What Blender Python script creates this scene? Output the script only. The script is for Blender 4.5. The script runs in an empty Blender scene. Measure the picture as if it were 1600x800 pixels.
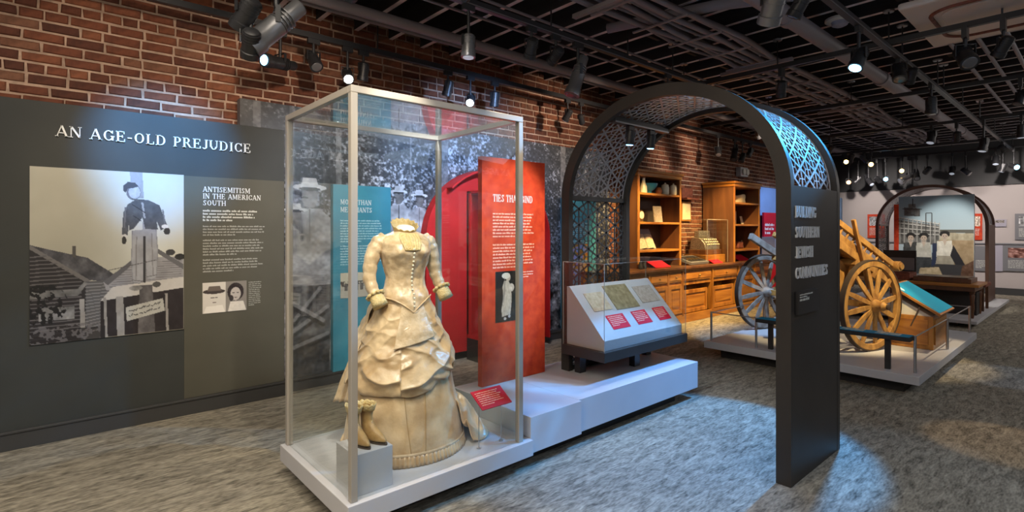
import bpy, bmesh, math, random
import numpy as np
from mathutils import noise as mno
from mathutils import Vector, Matrix
random.seed(7); rng = np.random.default_rng(7)
scene = bpy.context.scene
COL = scene.collection
PI = math.pi
# ------------------------------------------------------------------ camera, world, exposure
CA, SA = 0.66072, 0.75063            # view direction in plan
EYE = 1.55
cd = bpy.data.cameras.new('camera'); cam = bpy.data.objects.new('camera', cd); COL.objects.link(cam)
cd.sensor_width = 36; cd.lens = 823 / 1600 * 36; cd.shift_y = -42 / 1600; cd.clip_start = .05
cam.location = (0, 0, EYE); cam.rotation_euler = (PI / 2, 0, math.atan2(SA, CA) - PI / 2)
scene.camera = cam
wd = bpy.data.worlds.new('world'); scene.world = wd; wd.use_nodes = True
wd.node_tree.nodes['Background'].inputs[0].default_value = (.92, .93, 1, 1)
wd.node_tree.nodes['Background'].inputs[1].default_value = .7
vs = scene.view_settings
vs.view_transform = 'Standard'; vs.look = 'None'; vs.gamma = 1; vs.use_curve_mapping = False; vs.exposure = 0.5
scene.cycles.max_bounces = 8; scene.cycles.transparent_max_bounces = 24
scene.cycles.caustics_reflective = False; scene.cycles.caustics_refractive = False
scene.cycles.sample_clamp_indirect = 3; scene.cycles.use_denoising = True
def area(name, loc, target, size, power, col):
    l = bpy.data.lights.new(name, 'AREA'); l.shape = 'RECTANGLE'; l.size, l.size_y = size; l.energy = power; l.color = col
    o = bpy.data.objects.new(name, l); COL.objects.link(o); o.location = loc
    o.rotation_euler = (Vector(target) - Vector(loc)).to_track_quat('-Z', 'Y').to_euler(); return o
def spotlamp(name, loc, target, power, col, deg=40, blend=.6, rad=.03, parent=None):
    l = bpy.data.lights.new(name, 'SPOT'); l.energy = power; l.color = col; l.spot_size = math.radians(deg); l.spot_blend = blend; l.shadow_soft_size = rad
    o = bpy.data.objects.new(name, l); COL.objects.link(o)
    q = (Vector(target) - Vector(loc)).to_track_quat('-Z', 'Y')
    o.rotation_euler = q.to_euler(); o.location = loc
    if parent: o.parent = parent; o.location = Vector(loc) - org[parent.name]
    return o
org = {}
# soft fill areas added to brighten the room; no fixtures hang here
area('fill_light_back', (-.6, 1.6, 3.5), (-.6 + .5, 2.4, 0), (2.6, 2.6), 115, (1, .88, .72))
area('fill_light_right', (4.5, -2.2, 3.5), (5.5, .6, 0), (7, 1.6), 45, (.75, .85, 1))

area('fill_light_far', (12.5, -1.8, 3.5), (12.5, 1.5, 0), (6, 1.6), 70, (1, .92, .86))
# ------------------------------------------------------------------ materials
def mat(name, col, rough=.6, metal=0, var=0, scale=8, bump=0, bscale=40, stretch=(1, 1, 1), spec=.5, col2=None, detail=4, emit=0, sheen=0, coat=0, dist=0):
    m = bpy.data.materials.new(name); m.use_nodes = True; nt = m.node_tree; b = nt.nodes['Principled BSDF']
    b.inputs['Base Color'].default_value = (*col, 1); b.inputs['Roughness'].default_value = rough; b.inputs['Metallic'].default_value = metal
    b.inputs['Specular IOR Level'].default_value = spec
    if sheen: b.inputs['Sheen Weight'].default_value = sheen
    if coat: b.inputs['Coat Weight'].default_value = coat; b.inputs['Coat Roughness'].default_value = .2
    if emit: b.inputs['Emission Color'].default_value = (*col, 1); b.inputs['Emission Strength'].default_value = emit
    tc = nt.nodes.new('ShaderNodeTexCoord'); mp = nt.nodes.new('ShaderNodeMapping'); nt.links.new(tc.outputs['Object'], mp.inputs[0])
    mp.inputs['Scale'].default_value = stretch
    if var or col2:
        n = nt.nodes.new('ShaderNodeTexNoise'); n.inputs['Scale'].default_value = scale; n.inputs['Detail'].default_value = detail; n.inputs['Distortion'].default_value = dist
        nt.links.new(mp.outputs[0], n.inputs['Vector'])
        r = nt.nodes.new('ShaderNodeValToRGB'); nt.links.new(n.outputs[0], r.inputs[0])
        c2 = col2 if col2 else tuple(c * (1 - var) for c in col)
        c1 = col if col2 else tuple(min(1, c * (1 + var)) for c in col)
        r.color_ramp.elements[0].position = .34; r.color_ramp.elements[1].position = .66
        r.color_ramp.elements[0].color = (*c2, 1); r.color_ramp.elements[1].color = (*c1, 1)
        nt.links.new(r.outputs[0], b.inputs['Base Color'])
    if bump:
        n2 = nt.nodes.new('ShaderNodeTexNoise'); n2.inputs['Scale'].default_value = bscale; n2.inputs['Detail'].default_value = 5
        nt.links.new(mp.outputs[0], n2.inputs['Vector'])
        bp = nt.nodes.new('ShaderNodeBump'); bp.inputs['Strength'].default_value = bump; bp.inputs['Distance'].default_value = .01
        nt.links.new(n2.outputs[0], bp.inputs['Height']); nt.links.new(bp.outputs[0], b.inputs['Normal'])
    return m
def glassmat(name, tint=(.97, .985, .98), refl=1.0):
    m = bpy.data.materials.new(name); m.use_nodes = True; nt = m.node_tree; nt.nodes.clear()
    o = nt.nodes.new('ShaderNodeOutputMaterial'); mx = nt.nodes.new('ShaderNodeMixShader'); t = nt.nodes.new('ShaderNodeBsdfTransparent'); g = nt.nodes.new('ShaderNodeBsdfGlossy')
    lw = nt.nodes.new('ShaderNodeLayerWeight'); lw.inputs[0].default_value = .5
    pw = nt.nodes.new('ShaderNodeMath'); pw.operation = 'POWER'; pw.inputs[1].default_value = 5; nt.links.new(lw.outputs['Facing'], pw.inputs[0])
    f = nt.nodes.new('ShaderNodeMath'); f.operation = 'MULTIPLY_ADD'; f.inputs[1].default_value = .9; f.inputs[2].default_value = .03; nt.links.new(pw.outputs[0], f.inputs[0])
    t.inputs[0].default_value = (*tint, 1); g.inputs['Roughness'].default_value = .0; g.inputs[0].default_value = (refl, refl, refl, 1)
    nt.links.new(f.outputs[0], mx.inputs[0]); nt.links.new(t.outputs[0], mx.inputs[1]); nt.links.new(g.outputs[0], mx.inputs[2]); nt.links.new(mx.outputs[0], o.inputs[0])
    return m
def paintmat(name, rough=.5):
    m = bpy.data.materials.new(name); m.use_nodes = True; nt = m.node_tree; b = nt.nodes['Principled BSDF']
    a = nt.nodes.new('ShaderNodeAttribute'); a.attribute_name = 'ink'; nt.links.new(a.outputs['Color'], b.inputs['Base Color'])
    b.inputs['Roughness'].default_value = rough; return m
def brickmat(name, island):
    m = bpy.data.materials.new(name); m.use_nodes = True; nt = m.node_tree; b = nt.nodes['Principled BSDF']; b.inputs['Roughness'].default_value = .85
    tc = nt.nodes.new('ShaderNodeTexCoord')
    n = nt.nodes.new('ShaderNodeTexNoise'); n.inputs['Scale'].default_value = 22; n.inputs['Detail'].default_value = 6; nt.links.new(tc.outputs['Object'], n.inputs['Vector'])
    if island: g = nt.nodes.new('ShaderNodeNewGeometry'); out = g.outputs['Random Per Island']
    else: g = nt.nodes.new('ShaderNodeObjectInfo'); out = g.outputs['Random']
    r = nt.nodes.new('ShaderNodeValToRGB'); nt.links.new(out, r.inputs[0]); cr = r.color_ramp
    cols = [(0, (.085, .027, .015)), (.3, (.135, .042, .021)), (.6, (.18, .056, .026)), (.85, (.225, .078, .036)), (1, (.18, .085, .05))]
    while len(cr.elements) < 5: cr.elements.new(.5)
    for e, (p, c) in zip(cr.elements, cols): e.position = p; e.color = (*c, 1)
    mx = nt.nodes.new('ShaderNodeMixRGB'); mx.blend_type = 'MULTIPLY'; mx.inputs[0].default_value = .7
    r2 = nt.nodes.new('ShaderNodeValToRGB'); r2.color_ramp.elements[0].position = .3; r2.color_ramp.elements[0].color = (.45, .42, .40, 1); r2.color_ramp.elements[1].position = .6; r2.color_ramp.elements[1].color = (1.2, 1.2, 1.2, 1)
    nt.links.new(n.outputs[0], r2.inputs[0]); nt.links.new(r.outputs[0], mx.inputs[1]); nt.links.new(r2.outputs[0], mx.inputs[2]); nt.links.new(mx.outputs[0], b.inputs['Base Color'])
    bp = nt.nodes.new('ShaderNodeBump'); bp.inputs['Strength'].default_value = .6; bp.inputs['Distance'].default_value = .008
    nt.links.new(n.outputs[0], bp.inputs['Height']); nt.links.new(bp.outputs[0], b.inputs['Normal'])
    return m
M = {}
M['grey_panel'] = mat('charcoal_olive_paint', (.046, .049, .046), .6, var=.06, scale=3, spec=.25)
M['grey_light'] = mat('olive_grey_laminate', (.090, .086, .066), .55, var=.05, scale=3, spec=.25)
M['base'] = mat('dark_baseboard_paint', (.05, .05, .05), .4)
M['plinth'] = mat('black_plinth_paint', (.018, .016, .015), .6)
M['white'] = mat('white_platform_laminate', (.53, .53, .55), .45, var=.03, scale=3)
M['white2'] = mat('ivory_painted_wood', (.74, .71, .63), .5)
M['frame'] = mat('clear_acrylic_edge', (.36, .33, .285), .25, spec=.8)
M['putty'] = mat('putty_grey_display_paint', (.42, .40, .38), .5)
M['steel'] = mat('brushed_steel', (.55, .55, .56), .3, metal=1)
M['black'] = mat('black_lamp_metal', (.02, .02, .022), .4)
M['silver'] = mat('grey_lamp_metal', (.25, .25, .26), .35, metal=.7)
M['bronze'] = mat('dark_bronze_paint', (.044, .038, .033), .45, metal=.2, var=.12, scale=3, spec=.35)
M['lattice'] = mat('lit_bronze_lattice', (.42, .40, .41), .38, metal=.3)  # bronze lightened to pale grey, with the light on the barrel painted in
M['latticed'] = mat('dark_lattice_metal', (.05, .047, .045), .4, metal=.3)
M['red'] = mat('red_panel_paint', (.62, .070, .022), .6, col2=(.46, .040, .016), scale=14, spec=.2)
M['crimson'] = mat('crimson_case_paint', (.46, .016, .016), .55, var=.1, scale=4, spec=.25)
M['redlabel'] = mat('red_label_card', (.60, .012, .030), .6, spec=.15)
M['teal'] = mat('teal_panel_print', (.055, .30, .40), .5, col2=(.03, .22, .31), scale=2)
M['tealb'] = mat('bright_blue_print', (.008, .27, .50), .6, spec=.15)
M['letter'] = mat('white_lettering', (.85, .87, .86), .4)
M['letterg'] = mat('silver_lettering', (.86, .88, .9), .4)
M['ink'] = mat('pale_text_print', (.62, .62, .56), .6)
M['inkd'] = mat('faint_text_print', (.36, .36, .32), .6)
M['inkr'] = mat('peach_text_print', (.86, .50, .36), .6)
M['inkt'] = mat('pale_teal_text_print', (.48, .72, .76), .6)
M['print'] = paintmat('printed_photograph', .45)
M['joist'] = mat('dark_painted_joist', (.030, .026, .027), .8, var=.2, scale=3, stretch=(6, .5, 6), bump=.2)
M['edge'] = mat('underlit_joist_face', (.60, .53, .53), .8, var=.25, scale=4)  # pale colour stands for light from below on the joist bottoms
M['deck'] = mat('black_painted_deck', (.014, .012, .014), .8, var=.4, scale=4)
M['conduit'] = mat('grey_painted_conduit', (.25, .225, .245), .55)
M['pipe'] = mat('painted_iron_pipe', (.24, .21, .22), .5)
M['acw'] = mat('taupe_air_unit_plastic', (.70, .61, .53), .5)
M['mortar'] = mat('pale_lime_mortar', (.46, .32, .235), .9, var=.25, scale=10, bump=.6, bscale=60)
M['brick'] = brickmat('fired_brick_single', False); M['brickm'] = brickmat('fired_brick_joined', True)
M['oak'] = mat('golden_oak', (.50, .215, .035), .4, col2=(.25, .085, .012), scale=6, stretch=(1, 1, .12), bump=.1, dist=1.5, coat=.2)
M['oakh'] = mat('golden_oak_long_grain', (.52, .225, .038), .4, col2=(.27, .095, .014), scale=6, stretch=(.12, .12, 1), bump=.1, dist=1.5, coat=.2)
M['walnut'] = mat('brown_cabinet_wood', (.16, .065, .025), .4, col2=(.085, .033, .014), scale=5, stretch=(1, 1, .1), dist=1.5, coat=.2)
M['darkin'] = mat('dark_shelf_interior', (.035, .024, .018), .6)
M['cart'] = mat('weathered_cart_wood', (.50, .27, .07), .6, col2=(.26, .12, .03), scale=9, stretch=(1, 1, .6), bump=.4, dist=1)
M['cartg'] = mat('cool_lit_cart_wood', (.30, .27, .24), .6, col2=(.17, .14, .12), scale=12, bump=.3)  # cart wood greyed to stand in for cool light on the far side
M['iron'] = mat('rusty_iron_tyre', (.10, .075, .06), .6, metal=.6)
M['satin'] = mat('cream_silk_satin', (.70, .51, .30), .29, col2=(.45, .29, .145), scale=8, bump=.6, bscale=16, sheen=.3, spec=.6)
M['brocade'] = mat('cream_silk_brocade', (.72, .545, .345), .30, col2=(.52, .36, .20), scale=22, bump=.5, bscale=34, sheen=.3, spec=.6)
M['lace'] = mat('yellowed_cotton_lace', (.60, .43, .17), .8, col2=(.68, .54, .29), scale=60, bump=.8, bscale=120)
M['kid'] = mat('tan_kid_leather', (.52, .33, .13), .42, col2=(.34, .20, .07), scale=18, bump=.3)
M['form'] = mat('white_muslin_form', (.80, .76, .68), .8)
M['paper'] = mat('aged_paper', (.52, .44, .32), .8, col2=(.40, .32, .21), scale=30)
M['paperd'] = mat('brown_stained_document', (.16, .12, .05), .8, col2=(.28, .23, .12), scale=24)
M['papg'] = mat('greyed_document', (.40, .34, .28), .8, col2=(.29, .23, .18), scale=40)
M['cream'] = mat('cream_ceramic', (.78, .70, .52), .3, spec=.7)
M['bluebowl'] = mat('blue_glazed_ceramic', (.05, .28, .42), .2, spec=.8)
M['orange'] = mat('orange_tin', (.60, .17, .04), .4)
M['linen'] = mat('cream_linen', (.72, .58, .34), .8, var=.1, scale=10, bump=.4)
M['bottle'] = mat('purple_bottle_glass', (.12, .01, .10), .1, spec=.9)
M['wallw'] = mat('pale_far_wall_paint', (.46, .41, .39), .7, var=.03, scale=1)
M['brown'] = mat('brown_arch_paint', (.11, .055, .038), .5, metal=.2)
M['wallg'] = mat('dark_grey_bulkhead_paint', (.055, .055, .055), .7)
M['wallb'] = mat('pale_blue_wall_graphic', (.22, .34, .62), .6, var=.08, scale=2)
M['greyd'] = mat('mid_grey_display_panel', (.17, .17, .18), .6)
M['lav'] = mat('pale_lavender_panel', (.36, .34, .40), .6)
M['bluep'] = mat('slate_blue_panel', (.10, .17, .28), .6)
M['glass'] = glassmat('clear_case_glass'); M['glass2'] = glassmat('low_barrier_glass', (.98, .99, .99))
M['register'] = mat('nickel_cash_register', (.42, .38, .33), .3, metal=.8, var=.4, scale=60, bump=.8, bscale=70)
M['brass'] = mat('aged_brass', (.45, .28, .10), .35, metal=.9)
M['rust'] = mat('rust_red_leather', (.20, .06, .035), .6, var=.3, scale=20)
def lensmat(name, col, e): return mat(name, col, .3, emit=e)
M['lens_warm'] = lensmat('warm_lamp_lens', (1, .62, .18), 9); M['lens_white'] = lensmat('white_lamp_lens', (1, .95, .86), 16)
M['lens_blue'] = lensmat('blue_white_lamp_lens', (.22, .62, 1), 12); M['lens_orange'] = lensmat('orange_lamp_lens', (1, .42, .12), 6)
M['lens_dim'] = lensmat('dim_lamp_lens', (.75, .85, 1), .2); M['lens_off'] = mat('dark_lamp_lens', (.12, .12, .13), .1, spec=.8)
# carpet
def carpet():
    m = bpy.data.materials.new('streaked_grey_carpet'); m.use_nodes = True; nt = m.node_tree; b = nt.nodes['Principled BSDF']; b.inputs['Roughness'].default_value = .9; b.inputs['Specular IOR Level'].default_value = .25
    tc = nt.nodes.new('ShaderNodeTexCoord')
    def nz(scale, st, detail=5, rot=0, d=0):
        mp = nt.nodes.new('ShaderNodeMapping'); mp.inputs['Scale'].default_value = st; mp.inputs['Rotation'].default_value = (0, 0, rot); nt.links.new(tc.outputs['Object'], mp.inputs[0])
        n = nt.nodes.new('ShaderNodeTexNoise'); n.inputs['Scale'].default_value = scale; n.inputs['Detail'].default_value = detail; n.inputs['Distortion'].default_value = d; nt.links.new(mp.outputs[0], n.inputs['Vector']); return n
    a = nz(12, (.55, 2.0, 1), 6, .2, .9); f = nz(42, (.6, 2.4, 1), 4, .1); g = nz(1.2, (1, 1, 1), 3)
    r = nt.nodes.new('ShaderNodeValToRGB'); r.color_ramp.elements[0].position = .33; r.color_ramp.elements[1].position = .68
    r.color_ramp.elements[0].color = (.085, .076, .060, 1); r.color_ramp.elements[1].color = (.46, .42, .335, 1)
    mx = nt.nodes.new('ShaderNodeMixRGB'); mx.inputs[0].default_value = .42; nt.links.new(a.outputs[0], mx.inputs[1]); nt.links.new(f.outputs[0], mx.inputs[2]); nt.links.new(mx.outputs[0], r.inputs[0])
    r2 = nt.nodes.new('ShaderNodeValToRGB'); r2.color_ramp.elements[0].color = (.82, .82, .84, 1); r2.color_ramp.elements[1].color = (1.12, 1.1, 1.05, 1); nt.links.new(g.outputs[0], r2.inputs[0])
    m2 = nt.nodes.new('ShaderNodeMixRGB'); m2.blend_type = 'MULTIPLY'; m2.inputs[0].default_value = 1; nt.links.new(r.outputs[0], m2.inputs[1]); nt.links.new(r2.outputs[0], m2.inputs[2]); nt.links.new(m2.outputs[0], b.inputs['Base Color'])
    bp = nt.nodes.new('ShaderNodeBump'); bp.inputs['Strength'].default_value = .5; bp.inputs['Distance'].default_value = .006; nt.links.new(f.outputs[0], bp.inputs['Height']); nt.links.new(bp.outputs[0], b.inputs['Normal'])
    return m
M['carpet'] = carpet()

# ------------------------------------------------------------------ mesh helpers (all in world coordinates)
class MB:
    def __init__(s, T=None): s.v = []; s.f = []; s.T = T
    def add(s, vs, fs):
        o = len(s.v); s.v += [tuple(s.T @ Vector(v)) if s.T else tuple(v) for v in vs]; s.f += [tuple(i + o for i in f) for f in fs]; return s
    def box(s, x0, x1, y0, y1, z0, z1):
        return s.add([(x, y, z) for x in (x0, x1) for y in (y0, y1) for z in (z0, z1)], [(0, 1, 3, 2), (4, 6, 7, 5), (0, 4, 5, 1), (2, 3, 7, 6), (0, 2, 6, 4), (1, 5, 7, 3)])
    def cbox(s, x0, x1, y0, y1, z0, z1, c=.004):      # chamfered box
        x, y, z = (x0, x1), (y0, y1), (z0, z1); vs = []; idx = {}
        for i in (0, 1):
            for j in (0, 1):
                for k in (0, 1):
                    p = [x[i], y[j], z[k]]
                    for a in range(3):
                        q = list(p)
                        for b in range(3):
                            if b != a: q[b] += c * (1 if (i, j, k)[b] == 0 else -1)
                        idx[(i, j, k, a)] = len(vs); vs.append(q)
        fs = []
        for a in range(3):
            b, d = [q for q in range(3) if q != a]
            for e in (0, 1):
                seq = []
                for (u, w) in ((0, 0), (1, 0), (1, 1), (0, 1)):
                    t = [0, 0, 0]; t[a] = e; t[b] = u; t[d] = w; seq.append(idx[(*t, a)])
                fs.append(seq)
            for u in (0, 1):
                for w in (0, 1):      # edges along axis a
                    t0 = [0, 0, 0]; t0[b] = u; t0[d] = w; t1 = list(t0); t1[a] = 1
                    fs.append([idx[(*t0, b)], idx[(*t0, d)], idx[(*t1, d)], idx[(*t1, b)]])
        for i in (0, 1):
            for j in (0, 1):
                for k in (0, 1): fs.append([idx[(i, j, k, a)] for a in range(3)])
        return s.add(vs, fs)
    def bar(s, p0, p1, w, h=None, up=(0, 0, 1)):
        h = h or w; p0 = Vector(p0); p1 = Vector(p1); d = (p1 - p0)
        if d.length < 1e-6: return s
        d.normalize(); u = Vector(up)
        if abs(d.dot(u)) > .98: u = Vector((1, 0, 0)) if abs(d.x) < .9 else Vector((0, 1, 0))
        a = d.cross(u).normalized(); b = a.cross(d)
        vs = [p + a * w / 2 * i + b * h / 2 * j for p in (p0, p1) for i, j in ((-1, -1), (1, -1), (1, 1), (-1, 1))]
        return s.add(vs, [(0, 3, 2, 1), (4, 5, 6, 7), (0, 1, 5, 4), (1, 2, 6, 5), (2, 3, 7, 6), (3, 0, 4, 7)])
    def cyl(s, p0, p1, r0, r1=None, n=16, cap=True):
        r1 = r0 if r1 is None else r1; return s.tube([p0, p1], [r0, r1], n, cap)
    def tube(s, pts, rs, n=10, cap=True, asp=1):
        pts = [Vector(p) for p in pts]; N = len(pts)
        if not hasattr(rs, '__len__'): rs = [rs] * N
        d0 = (pts[1] - pts[0]).normalized(); u = Vector((0, 0, 1)) if abs(d0.z) < .9 else Vector((1, 0, 0)); a = d0.cross(u).normalized(); vs = []; fs = []
        for i, p in enumerate(pts):
            d = (pts[min(i + 1, N - 1)] - pts[max(i - 1, 0)]).normalized(); a = (a - d * a.dot(d)).normalized(); b = d.cross(a)
            vs += [p + (a * math.cos(t) + b * math.sin(t) * asp) * rs[i] for t in [2 * PI * k / n for k in range(n)]]
        for i in range(N - 1):
            for k in range(n): fs.append((i * n + k, i * n + (k + 1) % n, (i + 1) * n + (k + 1) % n, (i + 1) * n + k))
        if cap: fs.append(tuple(range(n))[::-1]); fs.append(tuple((N - 1) * n + k for k in range(n)))
        return s.add(vs, fs)
    def lathe(s, c, prof, n=20, axis=(0, 0, 1)):     # prof: (r, h)
        ax = Vector(axis).normalized(); u = Vector((1, 0, 0)) if abs(ax.x) < .9 else Vector((0, 1, 0)); a = (u - ax * u.dot(ax)).normalized(); b = ax.cross(a); c = Vector(c)
        vs = [c + ax * h + (a * math.cos(2 * PI * k / n) + b * math.sin(2 * PI * k / n)) * max(r, 1e-4) for r, h in prof for k in range(n)]
        fs = [(i * n + k, i * n + (k + 1) % n, (i + 1) * n + (k + 1) % n, (i + 1) * n + k) for i in range(len(prof) - 1) for k in range(n)]
        fs += [tuple(range(n))[::-1], tuple((len(prof) - 1) * n + k for k in range(n))]
        return s.add(vs, fs)
    def prism(s, poly, vec):
        n = len(poly); v = Vector(vec); vs = [Vector(p) for p in poly] + [Vector(p) + v for p in poly]
        return s.add(vs, [tuple(range(n)), tuple(range(2 * n - 1, n - 1, -1))] + [(i, i + n, (i + 1) % n + n, (i + 1) % n) for i in range(n)])
    def grid(s, fn, nu, nv, wrapu=False):
        vs = [fn(i / (nu if wrapu else nu - 1), j / (nv - 1)) for j in range(nv) for i in range(nu)]
        m = nu if wrapu else nu - 1
        fs = [(j * nu + i, j * nu + (i + 1) % nu, (j + 1) * nu + (i + 1) % nu, (j + 1) * nu + i) for j in range(nv - 1) for i in range(m)]
        return s.add(vs, fs)
    def build(s, name, m, parent=None, smooth=False, sub=0, bevel=0, solid=0):
        me = bpy.data.meshes.new(name); o = bpy.data.objects.new(name, me); COL.objects.link(o)
        if parent is not None: O = org[parent.name]
        else:
            V = np.array(s.v); O = Vector(((V[:, 0].min() + V[:, 0].max()) / 2, (V[:, 1].min() + V[:, 1].max()) / 2, V[:, 2].min()))
        me.from_pydata([(v[0] - O[0], v[1] - O[1], v[2] - O[2]) for v in s.v], [], s.f)
        me.materials.append(M[m] if isinstance(m, str) else m)
        if parent is not None: o.parent = parent; org[o.name] = Vector(O)
        else: o.location = O; org[o.name] = Vector(O)
        bm = bmesh.new(); bm.from_mesh(me); bmesh.ops.recalc_face_normals(bm, faces=bm.faces); bm.to_mesh(me); bm.free()
        if smooth:
            me.polygons.foreach_set('use_smooth', [True] * len(me.polygons))
            if smooth != 'all': me.set_sharp_from_angle(angle=math.radians(40))
        if solid: d = o.modifiers.new('s', 'SOLIDIFY'); d.thickness = solid; d.offset = 0
        if bevel: d = o.modifiers.new('b', 'BEVEL'); d.width = bevel; d.segments = 2; d.limit_method = 'ANGLE'
        if sub: d = o.modifiers.new('u', 'SUBSURF'); d.levels = d.render_levels = sub
        return o
def tag(o, label, cat, group=None, kind=None):
    if label: o['label'] = label
    if cat: o['category'] = cat
    if group: o['group'] = group
    if kind: o['kind'] = kind
    return o
def thing(name, loc, label, cat, group=None):
    o = bpy.data.objects.new(name, None); COL.objects.link(o); o.location = loc; o.empty_display_size = .05; org[o.name] = Vector(loc)
    return tag(o, label, cat, group)
def struct(o, label=None): o['kind'] = 'structure'; (o.__setitem__('label', label) if label else None); return o
def stuff(o): o['kind'] = 'stuff'; return o
def B(name, m, parent, *bx, bevel=0, T=None):      # boxes joined into one part
    b = MB(T)
    for q in bx: b.box(*q)
    return b.build(name, m, parent, bevel=bevel)
def px(x, y, Z):                                    # plan position seen at pixel (x, y) of the photograph at height Z (only for measuring)
    d = 823 * (EYE - Z) / (y - 358); k = (x - 800) / 823; return d * (CA + SA * k), d * (SA - CA * k)

# ------------------------------------------------------------------ lettering: a small slab-serif stroke alphabet
TH, TN, SR = .15, .07, .06
def glyph(c):
    L = []
    def v(x, a=0, b=1, w=TH): L.append(('l', x, a, x, b, w))
    def h(y, a, b, w=TN): L.append(('l', a, y, b, y, w))
    def sf(x, y, w=.30): L.append(('l', x - w / 2, y, x + w / 2, y, SR))
    def ar(cx, cy, rx, ry, a0, a1, w0=TH, w1=TN): L.append(('a', cx, cy, rx, ry, a0, a1, w0, w1))
    b, t = SR / 2, 1 - SR / 2
    if c == 'A': L += [('l', .08, 0, .40, 1, TN), ('l', .40, 1, .74, 0, TH)]; h(.33, .18, .62); sf(.08, b, .24); sf(.74, b, .28); return L, .84
    if c == 'B': v(.17); sf(.14, b, .26); sf(.14, t, .26); h(t, .17, .42); h(.53, .17, .42); h(b, .17, .44); ar(.40, .765, .20, .205, -90, 90); ar(.42, .28, .23, .25, -90, 90); return L, .76
    if c == 'C': ar(.45, .5, .36, .47, 40, 320); v(.73, .66, .96, TN); v(.73, .06, .3, TN); return L, .86
    if c == 'G': ar(.45, .5, .36, .47, 40, 315); v(.73, .68, .96, TN); v(.74, .06, .42); sf(.74, .43, .3); return L, .92
    if c == 'D': v(.17); sf(.14, b, .26); sf(.14, t, .26); h(t, .17, .40); h(b, .17, .40); ar(.40, .5, .38, .47, -90, 90); return L, .90
    if c == 'E': v(.17); sf(.14, b, .26); sf(.14, t, .26); h(t, .17, .64); h(.52, .17, .5); h(b, .17, .68); v(.62, .76, 1, TN); v(.66, 0, .26, TN); v(.5, .4, .64, TN); return L, .78
    if c == 'H': v(.17); v(.71); h(.52, .17, .71); [sf(x, y, .30) for x in (.17, .71) for y in (b, t)]; return L, .88
    if c == 'I': v(.18); sf(.18, b); sf(.18, t); return L, .36
    if c == 'J': v(.36, .15, 1); sf(.36, t); ar(.20, .17, .18, .17, 180, 350, TN, TH); return L, .54
    if c == 'L': v(.17); sf(.17, t); sf(.14, b, .26); h(b, .17, .62); v(.61, 0, .28, TN); return L, .72
    if c == 'M': v(.14, 0, 1, TN); v(.88); L += [('l', .17, 1, .51, .12, TH), ('l', .51, .12, .85, 1, TN)]; sf(.14, b, .26); sf(.88, b, .30); sf(.12, t, .2); sf(.9, t, .26); return L, 1.06
    if c == 'N': v(.14, 0, 1, TN); v(.74, 0, 1, TN); L.append(('l', .16, .98, .73, .02, TH)); sf(.14, b, .26); sf(.74, t, .26); sf(.12, t, .22); return L, .90
    if c == 'O': ar(.46, .5, .37, .47, 0, 360); return L, .92
    if c == 'P': v(.17); sf(.17, b); sf(.14, t, .26); h(t, .17, .42); h(.45, .17, .42); ar(.40, .71, .24, .26, -90, 90); return L, .72
    if c == 'R': v(.17); sf(.17, b); sf(.14, t, .26); h(t, .17, .42); h(.5, .17, .42); ar(.40, .74, .22, .235, -90, 90); L.append(('l', .40, .5, .70, 0, TH)); sf(.74, b, .22); return L, .84
    if c == 'S': ar(.34, .74, .22, .225, 50, 270, TH, TN); ar(.34, .27, .24, .24, -130, 90, TH, TN); v(.55, .7, .96, TN); v(.10, .04, .3, TN); return L, .68
    if c == 'T': v(.38); sf(.38, b); h(t, .04, .72); v(.06, .74, 1, TN); v(.70, .74, 1, TN); return L, .76
    if c == 'U': v(.16, .3, 1); v(.72, .3, 1, TN); ar(.44, .33, .28, .30, 180, 360, TH, TN); sf(.16, t); sf(.72, t, .24); return L, .88
    if c == 'W': L += [('l', .08, 1, .34, 0, TH), ('l', .34, 0, .55, 1, TN), ('l', .55, 1, .80, 0, TH), ('l', .80, 0, 1.02, 1, TN)]; sf(.1, t, .26); sf(1.02, t, .22); return L, 1.1
    if c == '-': h(.42, .06, .38, .10); return L, .44
    return L, .42
def text_len(s, sp=.06): return sum(glyph(c)[1] + sp for c in s)
def letters(mb, s, origin, U, V, N, height, width=None, depth=.004, sp=.06):
    """letters run along U from origin (lower left), V up, raised by depth along N"""
    o = Vector(origin); U = Vector(U); V = Vector(V); N = Vector(N); tot = text_len(s, sp); sx = (width / tot) if width else height; sy = height; x = 0
    for c in s:
        G, w = glyph(c)
        for q in G:
            if q[0] == 'l':
                _, x0, y0, x1, y1, wd_ = q; dx, dy = x1 - x0, y1 - y0; l = math.hypot(dx, dy)
                if abs(dy) < 1e-6: nx, ny = 0, wd_ / 2
                elif abs(dx) < 1e-6: nx, ny = wd_ / 2, 0
                else: nx, ny = wd_ / 2 * l / abs(dy) * .95, 0
                P = [(x0 - nx, y0 - ny), (x1 - nx, y1 - ny), (x1 + nx, y1 + ny), (x0 + nx, y0 + ny)]
                mb.prism([o + U * ((x + a) * sx) + V * (min(1, max(0, b)) * sy) for a, b in P], N * depth)
            else:
                _, cx, cy, rx, ry, a0, a1, w0, w1 = q; n = max(6, int(abs(a1 - a0) / 18)); ou = []; inn = []
                for i in range(n + 1):
                    a = math.radians(a0 + (a1 - a0) * i / n); ca, sa = math.cos(a), math.sin(a); w_ = w1 + (w0 - w1) * ca * ca
                    ou.append((cx + rx * ca, cy + ry * sa)); inn.append((cx + (rx - w_) * ca, cy + (ry - w_) * sa))
                for i in range(n): mb.prism([o + U * ((x + a) * sx) + V * (b * sy) for a, b in (ou[i], ou[i + 1], inn[i + 1], inn[i])], N * depth)
        x += w + sp
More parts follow.
